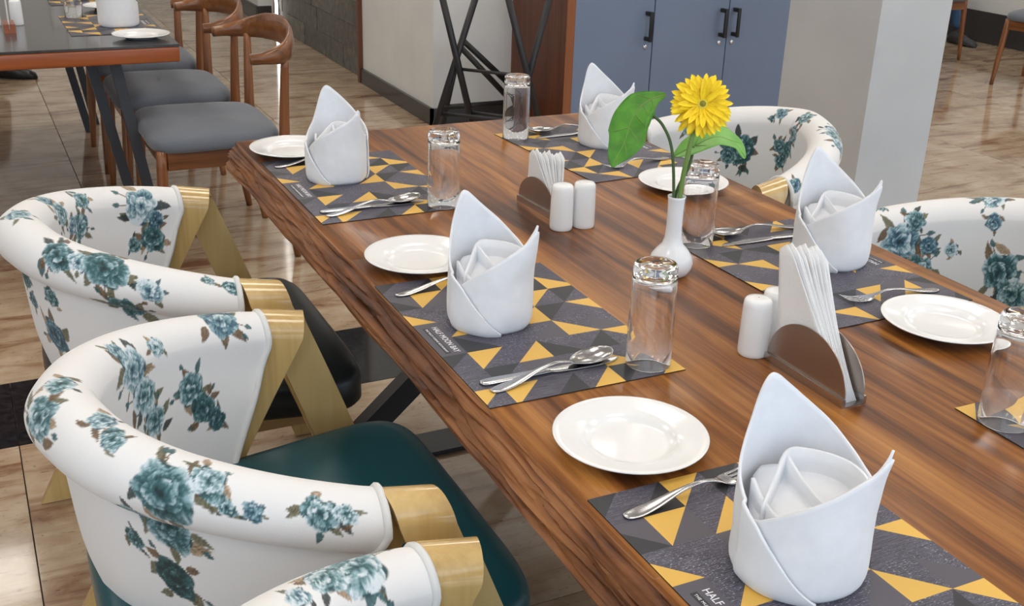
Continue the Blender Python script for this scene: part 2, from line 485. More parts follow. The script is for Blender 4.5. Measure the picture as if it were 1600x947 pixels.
# ------------------------------------------------------------------ main table
TZ = .75
TX0, TX1, TY0, TY1 = -.003, .945, -1.75, .985
tab = thing('dining_table', (.47, -.38, 0), 0, 'long live-edge wooden dining table laid for six with black crossed legs', 'table')
def table_mesh():
    ny = 900; V = []
    ox, oy = .47, -.38
    prof = []                                       # (side, u) left edge from top to bottom, bottom, right edge up, top
    nL = 28
    def edge(side, k, y):
        u = k / (nL - 1)                            # 0 top .. 1 bottom
        bulge = -.026 * math.sin(u * PI * .62) ** 1.2
        wav = .006 * mnoise.noise((y * 2.2, 3.1 * side, 0)) + .003 * mnoise.noise((y * 7.0, 9.2 + side, 0))
        g = mnoise.noise((y * 2.6 + u * 1.4, u * 5.0 + side * 4, 1.3)) + .5 * mnoise.noise((y * 6, u * 11.0, 5.1 + side))
        rd = max(0, 1 - abs(mnoise.noise((y * 2.1 + u * 1.2, u * 3.6 + side * 4, 7.3))) * 5.5) + .8 * max(0, 1 - abs(mnoise.noise((y * 3.6 + u * 1.8, u * 6.5 + side, 3.3))) * 5)
        groove = -.006 * max(0, g) ** .7 + .004 * mnoise.noise((y * 4, u * 8, 2.2)) - .0085 * rd
        amp = min(1, u * 5) * min(1, (1 - u) * 6 + .3)
        r = .004 * (1 - min(1, u * 8)) ** 2
        out = -bulge + groove * amp + wav * min(1, u * 2 + .35) - r
        return out, TZ - .064 * u - .0025 * (1 - min(1, u * 7)) ** 2 * 0
    for i in range(ny):
        y = TY0 + (TY1 - TY0) * i / (ny - 1)
        ring = []
        for k in range(nL):
            o, z = edge(1, k, y); ring.append((TX0 - o - ox, y - oy, z))
        for q in (.1, .5, .9): ring.append((TX0 + (TX1 - TX0) * q - ox, y - oy, TZ - .064))
        for k in range(nL - 1, -1, -1):
            o, z = edge(-1, k, y); ring.append((TX1 + o - ox, y - oy, z))
        for q in (.8, .5, .2): ring.append((TX0 + (TX1 - TX0) * q - ox, y - oy, TZ))
        V += ring
    n = len(ring); F = []; fm = []
    for i in range(ny - 1):
        for k in range(n):
            l = (k + 1) % n; F.append((i * n + k, (i + 1) * n + k, (i + 1) * n + l, i * n + l))
            fm.append(1 if (1 <= k < nL + 4 + nL - 3) and not False else 0)
    F.append(tuple(range(n))); F.append(tuple((ny - 1) * n + k for k in range(n - 1, -1, -1))); fm += [1, 1]
    return (V, F), fm
tm, tfm = table_mesh()
tabletop = obj('tabletop', tm, ['table_wood', 'edge_wood'], tab, True, tfm, auto=50)
for yy in (.68, -1.40):
    y = yy + .38
    for s in (-1, 1):
        obj('leg', bar((s * .37, y + s * .022, .012), (-s * .37, y + s * .022, .675), .085, .042), 'black_metal', tab, False)
    obj('leg_plate', box(-.42, .42, y - .05, y + .05, .674, .6855), 'black_metal', tab, False)
    obj('foot_bar', box(-.44, .44, y - .05, y + .05, .001, .013), 'black_metal', tab, False)
obj('beam', box(-.025, .025, -1.0, 1.04, .315, .365), 'black_metal', tab, False)

# ------------------------------------------------------------------ floral print painted per vertex
def vnoise(u, v, seed, sc):
    r = np.random.RandomState(seed); g = r.rand(64, 64)
    x, y = u * sc + 17.3, v * sc + 9.1
    xi, yi = np.floor(x).astype(int), np.floor(y).astype(int); fx, fy = x - xi, y - yi
    fx, fy = fx * fx * (3 - 2 * fx), fy * fy * (3 - 2 * fy)
    a, b = xi % 64, yi % 64; c, d = (xi + 1) % 64, (yi + 1) % 64
    return (g[a, b] * (1 - fx) + g[c, b] * fx) * (1 - fy) + (g[a, d] * (1 - fx) + g[c, d] * fx) * fy
TEAL_D = np.array((.006, .026, .030)); TEAL_M = np.array((.035, .115, .125)); TEAL_L = np.array((.25, .40, .44)); PALE = np.array((.66, .73, .77))
BLUE_M = np.array((.05, .13, .19)); BROWN = np.array((.15, .085, .035)); OLIVE = np.array((.13, .12, .06)); TAN = np.array((.36, .25, .15)); DARKG = np.array((.02, .035, .033))
BASE = np.array((.80, .79, .785))
def lerp(a, b, t): return a * (1 - t[:, None]) + b * t[:, None]
def paint_rose(C, U, V, cu, cv, R, seed, dark=.5, squash=1.0):
    r = np.random.RandomState(seed % 99991); ang = r.rand() * 6.28
    du, dv = U - cu, (V - cv) / squash
    x = du * math.cos(ang) + dv * math.sin(ang); y = -du * math.sin(ang) + dv * math.cos(ang)
    sel = (x * x + y * y) < (R * 1.45) ** 2
    if not sel.any(): return
    x, y = x[sel] / R, y[sel] / R
    s7 = seed % 7919
    n1 = vnoise(x, y, s7 + 1, 2.2) - .5; n2 = vnoise(x, y, s7 + 2, 6.0) - .5; n3 = vnoise(x, y, s7 + 3, 16.0) - .5
    x = x + .22 * n1 + .06 * n2; y = y - .20 * n1 + .07 * n2
    rr = np.hypot(x, y); th = np.arctan2(y, x)
    mid = TEAL_M if r.rand() < .65 else BLUE_M
    cur = C[sel].copy()
    edge = .95 + .08 * np.sin(5 * th + seed)
    cov = np.clip((edge - rr) / .07, 0, 1)
    cur = lerp(cur, np.repeat((TEAL_D * .5 + mid * .5)[None], len(x), 0), cov)
    for rad, cnt, w, h in ((.66, 6, .48, .36), (.42, 5, .36, .28), (.20, 4, .24, .20)):
        a0 = r.rand() * 6.28
        for k in r.permutation(cnt):
            a = a0 + 6.28 * k / cnt + r.randn() * .16; q = rad * (1 + .12 * r.randn())
            px, py = x - q * math.cos(a), y - q * math.sin(a)
            ra = px * math.cos(a) + py * math.sin(a); ta = -px * math.sin(a) + py * math.cos(a)
            ra = ra + .5 * ta * ta                                     # crescent
            e = (ra / h) ** 2 + (ta / w) ** 2
            cv_ = np.clip((1 - e) / .14, 0, 1)
            g = np.clip(.5 + .5 * ra / h, 0, 1)                       # 0 inner .. 1 rim
            st = vnoise(ta * 2.2 + k, ra * .7, s7 + 11 + int(k), 7.0)
            t = .74 * g + .42 * (st - .42) + .18 * n3 + (.5 - dark) * .80 + .05 + .10 * r.randn()
            col = lerp(TEAL_D[None], mid[None], np.clip(t / .35, 0, 1))
            col = lerp(col, TEAL_L[None], np.clip((t - .40) / .25, 0, 1))
            col = lerp(col, PALE[None], np.clip((t - .66) / .22, 0, 1))
            rim = np.clip(1 - np.abs(e - .97) / .10, 0, 1) * (ra < .25 * h) * .6     # dark line where petals part
            col = lerp(col, TEAL_D[None], rim)
            cur = lerp(cur, col, cv_)
    core = np.clip((.11 - rr) / .06, 0, 1); cur = lerp(cur, TEAL_D[None], core * .8)
    C[sel] = cur
def paint_leaf(C, U, V, cu, cv, ln, wd, ang, col, seed):
    du, dv = U - cu, V - cv
    x = du * math.cos(ang) + dv * math.sin(ang); y = -du * math.sin(ang) + dv * math.cos(ang)
    sel = (np.abs(x) < ln) & (np.abs(y) < ln)
    if not sel.any(): return
    x, y = x[sel] / ln, y[sel] / wd
    n = vnoise(x * 3, y, seed, 3.0) - .5; st = vnoise(x * 1.2, y * 3, seed + 9, 4.0)
    p = np.clip(1 - x * x, 0, 1) ** .8 * (1 - .45 * x) + .25 * n
    cov = np.clip((p - np.abs(y + .25 * x * x)) / .15, 0, 1) * (np.abs(x) < 1)
    shade = .45 + 1.0 * st
    cc = np.clip(col[None] * shade[:, None] + .22 * np.clip(st - .72, 0, 1)[:, None], 0, 1)
    C[sel] = lerp(C[sel], cc, cov * .95)
# ------------------------------------------------------------------ floral barrel armchair (faces +x, origin on the floor)
def rim_path():
    # half path from the back centre to the arm end, y >= 0 (rounded parabola running into straight arms)
    c = bez([(-.246, -.035, 0), (-.254, 0, 0), (-.246, .040, 0), (-.220, .105, 0), (-.177, .165, 0), (-.120, .215, 0), (-.045, .258, 0), (.035, .286, 0), (.09, .294, 0), (.14, .296, 0), (.22, .297, 0)], 24)
    P = np.array([(p.x, p.y) for p in c[24:]])
    d = np.r_[0, np.cumsum(np.hypot(*np.diff(P, axis=0).T))]
    return P, d
RP, RD = rim_path()
def rim_at(s):
    """s signed arc length from the back centre -> x, y, outward normal"""
    sg = 1 if s >= 0 else -1; s = abs(s)
    x, y = np.interp(s, RD, RP[:, 0]), np.interp(s, RD, RP[:, 1])
    e = .004
    x1, y1 = np.interp(s + e, RD, RP[:, 0]), np.interp(s + e, RD, RP[:, 1])
    x0, y0 = np.interp(max(s - e, 0), RD, RP[:, 0]), np.interp(max(s - e, 0), RD, RP[:, 1])
    tx, ty = x1 - x0, y1 - y0
    if s < e: tx, ty = 0., 1.
    l = math.hypot(tx, ty); nx, ny = -ty / l, tx / l
    return x, sg * y, nx, sg * ny
def s_for_x(x): return float(np.interp(x, RP[:, 0], RD))
def roll_profile(q):
    """q = 0 at the back .. 1 at the arm end; list of (n, z) from inner bottom over the roll to outer bottom"""
    zc = .728 - .066 * q ** 1.15; r = .047 - .007 * q
    P = [(-.064, .40), (-.058, .46), (-.053, .52), (-.049, .58), (-r * 1.0, zc - .035)]
    a0, a1 = math.radians(176), math.radians(-68)
    P += [(r * math.cos(a0 + (a1 - a0) * k / 16), zc + r * math.sin(a0 + (a1 - a0) * k / 16)) for k in range(17)]
    P += [(r * .20, zc - r * 1.03), (r * .16, zc - .085), (-.002, .54), (-.018, .47), (-.038, .41)]
    return P
NU, NV = 540, 300
def upholstery():
    V = []; UV = []
    # resample profile by arc length
    def resample(P):
        P = np.array(P); d = np.r_[0, np.cumsum(np.hypot(*np.diff(P, axis=0).T))]
        # smooth by catmull-rom
        c = bez([(p[0], p[1], 0) for p in P], 8); c = np.array([(p.x, p.y) for p in c])
        d = np.r_[0, np.cumsum(np.hypot(*np.diff(c, axis=0).T))]
        s = np.linspace(0, d[-1], NV); return np.c_[np.interp(s, d, c[:, 0]), np.interp(s, d, c[:, 1])], s
    S_end = s_for_x(.075)
    pr = {}
    for i in range(NU):
        u = -1 + 2 * i / (NU - 1)
        q = min(1, abs(u)) ** 1.25
        prof, sv = resample(roll_profile(q))
        for j in range(NV):
            n, z = prof[j]
            xe = .075 - max(0, .66 - z) * .50
            s = u * s_for_x(xe)
            x, y, nx, ny = rim_at(s)
            V.append((x + nx * n, y + ny * n, z)); UV.append((s, sv[j]))
    F = []
    for i in range(NU - 1):
        for j in range(NV - 1):
            F.append((i * NV + j, (i + 1) * NV + j, (i + 1) * NV + j + 1, i * NV + j + 1))
        F.append((i * NV + NV - 1, (i + 1) * NV + NV - 1, (i + 1) * NV, i * NV))
    F.append(tuple(range(NV))); F.append(tuple((NU - 1) * NV + j for j in range(NV - 1, -1, -1)))
    ring = [[V[0 * NV + j] for j in range(NV)], [V[(NU - 1) * NV + j] for j in range(NV)]]
    return V, F, np.array(UV), ring
UP_V, UP_F, UP_UV, UP_RING = upholstery()
def arm_ribbon(sgn):
    """folded bentwood strip: inner leg raked back, roll over the top, outer leg raked forward"""
    pts = []
    yi, yo = .262, .332; zc = .662; r = (yo - yi) / 2
    foot_i, foot_o = (-.25, .255), (.365, .352)
    top = .112
    n = 14
    for k in range(n + 1):
        t = k / n; pts.append((foot_i[0] + (top - .012 - foot_i[0]) * t, foot_i[1] + (yi - foot_i[1]) * t, .001 + (zc - .001) * t))
    for k in range(1, 14):
        a = PI - PI * k / 14; pts.append((top - .012 + .024 * k / 14, (yi + yo) / 2 + r * math.cos(a), zc + r * math.sin(a) * 1.05))
    for k in range(n + 1):
        t = k / n; pts.append((top + .012 + (foot_o[0] - top - .012) * t, yo + (foot_o[1] - yo) * t, zc + (.001 - zc) * t))
    th = .017; hw = .0375; V = []
    m = len(pts)
    for i in range(m):
        p = Vector(pts[i]); d = (Vector(pts[min(i + 1, m - 1)]) - Vector(pts[max(i - 1, 0)]))
        d.x = 0; d.normalize()
        nrm = Vector((0, -d.z, d.y))            # outward normal in the y-z plane
        zz = max(0., (p.z - .55) / .14)
        for w, o in ((-1, 0), (1, 0), (1, -1), (-1, -1)):
            q = p + nrm * (th * o) + Vector((hw * w, 0, -.007 * w * min(1, zz)))
            V.append((q.x, q.y * sgn, max(q.z, .001)))
    F = []
    fm = []
    for i in range(m - 1):
        for k in range(4):
            l = (k + 1) % 4; f = (i * 4 + k, i * 4 + l, (i + 1) * 4 + l, (i + 1) * 4 + k)
            F.append(f if sgn < 0 else f[::-1]); fm.append(1 if k in (1, 3) else 0)
    e0, e1 = (3, 2, 1, 0), tuple((m - 1) * 4 + k for k in range(4))
    F += [e0, e1] if sgn < 0 else [e0[::-1], e1[::-1]]; fm += [1, 1]
    return (V, F), fm
def seat_cushion():
    n, mrow = 44, 15
    x0, x1 = -.245, .325
    V = []
    def outline(t, ins):
        # superellipse-like rounded trapezoid, wider in front
        a = 2 * PI * t; c, s = math.cos(a), math.sin(a); e = 2 / 7.0
        X = math.copysign(abs(c) ** e, c); Y = math.copysign(abs(s) ** e, s)
        hw = .205 + .100 * (X + 1) / 2
        return ((x0 + x1) / 2 + X * ((x1 - x0) / 2 - ins), Y * (hw - ins))
    prof = [(.10, .392), (.02, .392), (.006, .396), (0, .405), (0, .436), (.001, .453), (.006, .465), (.016, .473), (.04, .479), (.08, .482), (.14, .484), (.19, .485)]
    for ins, z in prof:
        for k in range(64):
            x, y = outline(k / 64, ins); V.append((x, y, z))
    F = []
    for i in range(len(prof) - 1):
        for k in range(64):
            l = (k + 1) % 64; F.append((i * 64 + k, i * 64 + l, (i + 1) * 64 + l, (i + 1) * 64 + k))
    F.append(tuple(range(63, -1, -1))); F.append(tuple((len(prof) - 1) * 64 + k for k in range(64)))
    return V, F
ARM_ME = {}
for sg in (-1, 1):
    vf, fm = arm_ribbon(sg)
    me = mesh_data('arm', vf[0], vf[1], ['ash_ply', 'ash_edge'], True, fm); me.set_sharp_from_angle(angle=math.radians(40)); ARM_ME[sg] = me
PIPE_ME = []
for rg in UP_RING:
    # piping runs over the roll and down the inner edge
    pts = [rg[j] for j in range(0, int(NV * .70), 4)]
    v, f = tube(pts, .0055, 8); PIPE_ME.append(mesh_data('piping', v, f, 'piping'))
SEAT_V = seat_cushion()
RAIL_ME = mesh_data('seat_rail', *merge(box(-.225, .29, -.195, -.17, .335, .391), box(-.225, .29, .17, .195, .335, .391), box(.262, .29, -.169, .169, .335, .391), box(-.225, -.197, -.169, .169, .335, .391)), 'ash_edge', False)
def armchair(loc, rz, back_me, seat_me, label, cat='armchair', group='floral armchairs round the dining table'):
    t = thing('armchair', loc, rz, label, cat, group)
    bk = link('backrest', back_me, t); link('seat', seat_me, t); link('seat_rail', RAIL_ME, t)
    for sg in (-1, 1): link('arm', ARM_ME[sg], t)
    for p in PIPE_ME: link('piping', p, bk)
    return t
# rose print: ('r', u, v, R, darkness) single rose; ('b', ...) bud; leaves are strewn round each rose
def paint_print(C, U, V, items, seed):
    r = np.random.RandomState(seed)
    cols = [BROWN, OLIVE, TEAL_M, TAN, DARKG, BROWN, OLIVE]
    for k, (u, v, R, dk) in enumerate(items):
        n = 6 if R > .018 else 3
        a0 = r.rand() * 6.28
        for j in range(n):
            a = a0 + 6.28 * j / n + r.randn() * .35; d = R * (1.05 + .45 * r.rand())
            paint_leaf(C, U, V, u + d * math.cos(a), v + d * math.sin(a), R * (.42 + .3 * r.rand()), R * (.17 + .13 * r.rand()), a + r.randn() * .5, cols[r.randint(7)], seed * 31 + k * 9 + j)
        if R > .022:
            for j in range(2):
                a = r.rand() * 6.28; d = R * 1.7
                paint_leaf(C, U, V, u + d * .8 * math.cos(a), v + d * .8 * math.sin(a), R * .5, R * .035, a, BROWN, seed + j)
                paint_leaf(C, U, V, u + d * math.cos(a), v + d * math.sin(a), R * .26, R * .14, a, TEAL_M, seed + 5 + j)
    for k, (u, v, R, dk) in enumerate(items): paint_rose(C, U, V, u, v, R * 1.08, seed * 13 + k, dk)
def upholstery_print(name, items, seed):
    me = mesh_data(name, UP_V, UP_F, 'floral')
    C = np.repeat(BASE[None], len(UP_V), 0).copy()
    paint_print(C, UP_UV[:, 0], UP_UV[:, 1], items, seed)
    at = me.color_attributes.new('print', 'FLOAT_COLOR', 'POINT')
    at.data.foreach_set('color', np.c_[C, np.ones(len(C))].astype(np.float32).ravel())
    return me
# u: metres along the back from its middle, v: metres over the profile from the inside foot
OUT = [(.10, .60, .034, .7), (.13, .545, .024, .6), (.30, .57, .030, .65), (.02, .52, .022, .6), (.36, .44, .026, .5)]
PR_A = [(.178, .315, .033, .35), (.196, .264, .030, .40), (.215, .215, .024, .45), (.162, .356, .015, .5), (.248, .326, .015, .25), (.307, .232, .027, .6), (.326, .192, .024, .8), (.350, .165, .018, .75), (.394, .325, .030, .5),
        (-.111, .387, .019, .45), (-.150, .399, .017, .5), (-.001, .400, .021, .45), (-.035, .446, .026, .5), (-.232, .425, .034, .62), (-.278, .390, .021, .3), (-.303, .411, .010, .6), (-.331, .405, .011, .6), (-.215, .520, .030, .65), (-.19, .495, .022, .55),
        (-.213, .595, .026, .95), (-.16, .570, .014, .8), (-.401, .382, .020, .5), (-.43, .372, .013, .4), (-.10, .21, .032, .5), (-.24, .20, .030, .5), (.0, .24, .030, .45)] + OUT
PR_B = [(.127, .332, .023, .45), (.192, .290, .026, .5), (.165, .300, .018, .5), (.222, .340, .019, .55), (.120, .375, .018, .5), (.372, .290, .040, .3), (.391, .215, .028, .75), (.405, .255, .018, .7), (.340, .211, .016, .6),
        (-.010, .400, .022, .35), (-.175, .417, .028, .6), (-.215, .410, .018, .3), (-.259, .395, .036, .65), (-.334, .408, .020, .3), (-.290, .47, .028, .85), (-.106, .636, .030, .8), (-.119, .553, .017, .6), (-.027, .560, .020, .7), (-.045, .60, .015, .75), (-.46, .352, .013, .5), (-.425, .35, .010, .5),
        (-.12, .23, .034, .5), (-.30, .22, .030, .5), (.03, .20, .028, .5)] + OUT
PR_C = [(.387, .342, .036, .35), (.345, .352, .022, .4), (.30, .352, .014, .3), (-.366, .258, .042, .45), (-.318, .190, .036, .6), (-.338, .305, .022, .6), (-.300, .250, .020, .6), (-.244, .245, .016, .4), (-.124, .212, .040, .7), (-.085, .170, .038, .55), (-.171, .380, .028, .35), (-.161, .317, .018, .55), (-.403, .342, .011, .5), (-.41, .20, .018, .6),
        (.05, .26, .032, .5), (.22, .24, .030, .5), (-.02, .43, .026, .5), (.14, .40, .024, .5)] + OUT
PR_D = [(-.176, .245, .040, .75), (-.215, .225, .024, .7), (.024, .316, .022, .55), (-.005, .27, .024, .7), (-.047, .274, .020, .7), (-.035, .235, .020, .75), (-.061, .366, .018, .6), (.040, .372, .022, .5), (-.085, .345, .010, .7), (.148, .408, .024, .4), (.205, .417, .026, .4), (.180, .395, .016, .5), (.33, .389, .022, .5), (.46, .366, .018, .6), (-.34, .30, .024, .6),
        (.25, .24, .030, .5), (-.30, .40, .026, .5)] + OUT
BACK_A = upholstery_print('backrest', PR_A, 3)
BACK_B = upholstery_print('backrest', PR_B, 5)
BACK_C = upholstery_print('backrest', PR_C, 8)
BACK_D = upholstery_print('backrest', PR_D, 12)
SEAT_T = mesh_data('seat', *SEAT_V, 'teal_leather'); SEAT_K = mesh_data('seat', *SEAT_V, 'shaded_leather')
armchair((-.25, .525, 0), 0, BACK_B, SEAT_K, 'rose-print armchair with shade-darkened leather seat, left of the teal-seated one')
armchair((-.25, -.22, 0), 0, BACK_A, SEAT_T, 'rose-print armchair with teal leather seat and bent blond wood arms')
armchair((-.25, -.94, 0), 0, BACK_C, SEAT_T, 'rose-print armchair beside the teal-seated one, mostly cut off, blond wood arm showing')
armchair((1.235, .71, 0), PI + .04, BACK_D, SEAT_T, 'rose-print armchair across the table beside the square pillar')
armchair((1.20, -.175, 0), PI, BACK_C, SEAT_T, 'rose-print armchair across the table behind the upright paper napkins')

# ------------------------------------------------------------------ place mats
GA = [-.052, .13, .313, .495, .678, .857, 1.04]
GB = [-.005, .122, .25, .38, .508, .637, .763, .89, 1.017]
TRI = {'Y': '02 03 13|11 12 21|20 30 21|31 22 32|23 24 14|15 25 16|35 36 26|07 17 08|17 27 18|51 62 52|52 43 42|53 63 64|43 44 34|44 55 45|55 65 66|46 57 47|47 48 38|67 68 58|51 41 40|32 22 31',
       'D': '00 10 01|20 21 11|01 02 12|14 25 15|05 15 06|16 26 17|35 46 36|51 52 42|52 62 53|43 53 44|55 56 46|47 57 48|37 38 28|42 32 41|30 40 31',
       'M': '21 22 12|01 11 12|03 13 14|03 14 04|04 14 15|04 15 05|26 36 27|54 55 65|44 45 35|56 66 57|46 47 37|22 32 23'}
MW, ML = .305, .455
def clip01(poly):
    for ax, lim, sg in ((0, 0., 1), (0, 1., -1), (1, 0., 1), (1, 1., -1)):
        out = []
        for i in range(len(poly)):
            p, q = poly[i], poly[(i + 1) % len(poly)]
            dp, dq = (p[ax] - lim) * sg, (q[ax] - lim) * sg
            if dp >= 0: out.append(p)
            if dp * dq < 0:
                t = dp / (dp - dq); out.append(tuple(p[k] + (q[k] - p[k]) * t for k in (0, 1)))
        poly = out
        if len(poly) < 3: return None
    return poly
def mat_mesh():
    colr = {}
    for k, s in TRI.items():
        for t in s.split('|'):
            vs = frozenset((int(a[0]), int(a[1])) for a in t.split()); colr.setdefault(vs, k)
    V, F, fm = [], [], []
    idx = {'T': 0, 'M': 1, 'D': 2, 'Y': 3}
    for i in range(6):
        for j in range(8):
            c00, c10, c11, c01 = (i, j), (i + 1, j), (i + 1, j + 1), (i, j + 1)
            d1 = [frozenset((c00, c10, c11)), frozenset((c00, c11, c01))]
            d2 = [frozenset((c00, c10, c01)), frozenset((c10, c11, c01))]
            use = d1 if any(x in colr for x in d1) else d2
            for x in use:
                k = colr.get(x, 'T')
                pts = sorted(x); cx = sum(p[0] for p in pts) / 3; cy = sum(p[1] for p in pts) / 3
                poly = [(GA[a], GB[b]) for a, b in pts]
                poly = clip01(poly)
                if not poly: continue
                mx = sum(p[0] for p in poly) / len(poly); my = sum(p[1] for p in poly) / len(poly)
                L3 = [((a - .5) * MW, (.5 - b) * ML) for a, b in poly]
                ar = sum(L3[n][0] * L3[(n + 1) % len(L3)][1] - L3[(n + 1) % len(L3)][0] * L3[n][1] for n in range(len(L3)))
                if abs(ar) < 1e-9: continue
                if ar < 0: L3 = L3[::-1]
                b0 = len(V); V += [(p[0], p[1], .0016) for p in L3]; F.append(tuple(range(b0, b0 + len(L3)))); fm.append(idx[k])
    b0 = len(V); h = MW / 2, ML / 2
    V += [(-h[0], -h[1], 0), (h[0], -h[1], 0), (h[0], h[1], 0), (-h[0], h[1], 0), (-h[0], -h[1], .0016), (h[0], -h[1], .0016), (h[0], h[1], .0016), (-h[0], h[1], .0016)]
    for k in range(4): F.append((b0 + k, b0 + (k + 1) % 4, b0 + 4 + (k + 1) % 4, b0 + 4 + k)); fm.append(4)
    F.append((b0 + 3, b0 + 2, b0 + 1, b0)); fm.append(4)
    return (V, F), fm
_vf, _fm = mat_mesh()
MAT_ME = mesh_data('print', _vf[0], _vf[1], ['mat_tex', 'mat_mid', 'mat_dark', 'mat_yellow', 'mat_core'], False, _fm)
def text_mesh(body, size, m, ext=.00012, spacing=1.0):
    c = bpy.data.curves.new('lettering', 'FONT'); c.body = body; c.size = size; c.extrude = ext; c.space_character = spacing
    c.align_x = 'CENTER'; c.align_y = 'CENTER'
    o = bpy.data.objects.new('lettering', c); COL.objects.link(o)
    bpy.context.view_layer.update()
    dg = bpy.context.evaluated_depsgraph_get()
    me = bpy.data.meshes.new_from_object(o.evaluated_get(dg)); me.name = 'lettering'
    bpy.data.objects.remove(o); me.materials.clear(); me.materials.append(M[m]); return me
def fit_text(me, w):
    xs = [v.co.x for v in me.vertices]; k = w / (max(xs) - min(xs)); return k
TXT1 = text_mesh('HALF MOON BAY', .014, 'ink_white'); TXT2 = text_mesh('THE MULTI CUISINE RESTAURANT', .006, 'ink_white', spacing=1.15)
K1, K2 = fit_text(TXT1, .092), fit_text(TXT2, .086)
BAR_ME = mesh_data('caption_bar', *box(-.046, .046, -.0042, .0042, .0016, .0018), 'mat_dark', False)
def placemat(cx, cy, rz, label):
    t = thing('placemat', (cx, cy, TZ), rz, label, 'placemat', 'patterned placemats on the dining table')
    link('print', MAT_ME, t)
    ly = (.5 - .517) * ML
    b = link('caption_bar', BAR_ME, t, ((.046 - .5) * MW, ly, 0), (0, 0, -PI / 2))
    o = link('lettering', TXT1, t, ((.092 - .5) * MW, ly, .0017), (0, 0, -PI / 2)); o.scale = (K1, K1 * 1.15, 1)
    o = link('lettering', TXT2, t, ((.046 - .5) * MW, ly, .0019), (0, 0, -PI / 2)); o.scale = (K2, K2, 1)
    return t
MATS = {'A': (.0099, .785, .0061), 'B': (0, 0, -.0041), 'C': (.0086, -.6954, .0013), 'D': (.6112, .8448, .0675), 'E': (.5845, .0287, .0249), 'F': (.5752, -.6939, -.0115)}
MLAB = {'A': 'yellow and grey triangle placemat before the chair with the dark seat',
        'B': 'yellow and grey triangle placemat before the teal-seated armchair',
        'C': 'yellow and grey triangle placemat between the last white plate and the cut-off armchair',
        'D': 'yellow and grey triangle placemat at the table corner by the blue cabinet',
        'E': 'yellow and grey triangle placemat beside the slim white flower vase',
        'F': 'yellow and grey triangle placemat under the cut-off glass, corner showing only'}
def mat_pt(k, a, b):
    """point on the left-hand frame of the mat: a across, b along"""
    x, y, t = MATS[k]; u, v = a * MW, -b * ML
    return (x + u * math.cos(t) - v * math.sin(t), y + u * math.sin(t) + v * math.cos(t))
for k in MATS:
    c = mat_pt(k, .5, .5); placemat(c[0], c[1], MATS[k][2] + (PI if k in 'DEF' else 0), MLAB[k])
MZ = TZ + .0017

# ------------------------------------------------------------------ plates
PLATE_ME = mesh_data('plate', *lathe([(0, .0035), (.045, .0035), (.0535, .0045), (.058, .0085), (.061, .0105), (.070, .0125), (.088, .0160), (.0955, .0178), (.0968, .0172), (.0965, .0160), (.088, .0130), (.066, .0075), (.055, .003), (.050, .0), (.046, .0), (.044, .0015), (0, .0015)], 72), 'white_china')
PLATES = {'A': ((.098, .842), 'white side plate at the far table corner beside the dark-seated chair'),
          'B': ((.111, .078), 'white side plate between the black-seated chair\'s mat and the teal-seated chair\'s mat'),
          'C': ((.119, -.606), 'white side plate, whole rim clear, between two mats on the live-edge side'),
          'D': ((.806, .300), 'white side plate behind the flower vase, seen through a glass'),
          'E': ((.767, -.485), 'white side plate beside the napkin holder with tall paper napkins')}
for k, ((x, y), lb) in PLATES.items():
    p = link('side_plate', PLATE_ME, None, (x, y, TZ + (.0018 if False else 0.0005))); tag(p, lb, 'plate', 'white side plates on the dining table')

# ------------------------------------------------------------------ tumblers, upside down
GL_V = lathe([(.0325, .0012), (.0325, .05), (.0318, .110), (.0308, .146), (.0296, .1515), (.0275, .1535), (.022, .152), (.012, .1508), (0, .1504), (0, .1335), (.015, .1335), (.0255, .1325), (.0285, .128), (.0297, .105), (.0305, .05), (.0306, .0012), (.0310, .0002), (.0320, .0002)], 56)
GL_V = (GL_V[0], GL_V[1])
def glass_mesh():
    prof = [(.0325, .0012), (.0326, .05), (.0320, .110), (.0312, .143), (.0303, .149), (.0285, .1525), (.026, .1535), (.023, .1528), (.012, .1512), (.0004, .1508)]
    inn = [(.0004, .134), (.014, .134), (.0245, .1335), (.0275, .131), (.0292, .126), (.0302, .105), (.0308, .05), (.0309, .0012), (.0313, .0003), (.0321, .0003)]
    return lathe(prof + inn, 56, closed=True)
GLASS_ME = mesh_data('tumbler', *glass_mesh(), 'glass')
GLASSES = {'A': ((.272, .360), 'upturned clear tumbler on the mat before the dark-seated chair'),
           'B': ((.264, -.418), 'upturned clear tumbler on the mat before the teal-seated chair, vase showing behind'),
           'D': ((.648, .800), 'upturned clear tumbler at the mat corner by the folded black stand'),
           'E': ((.622, -.015), 'upturned clear tumbler just behind the white flower vase'),
           'F': ((.605, -.748), 'upturned clear tumbler on the cut-off mat, beyond the paper napkin holder')}
for k, ((x, y), lb) in GLASSES.items():
    g = link('tumbler', GLASS_ME, None, (x, y, MZ)); tag(g, lb, 'glass', 'upturned tumblers on the dining table')

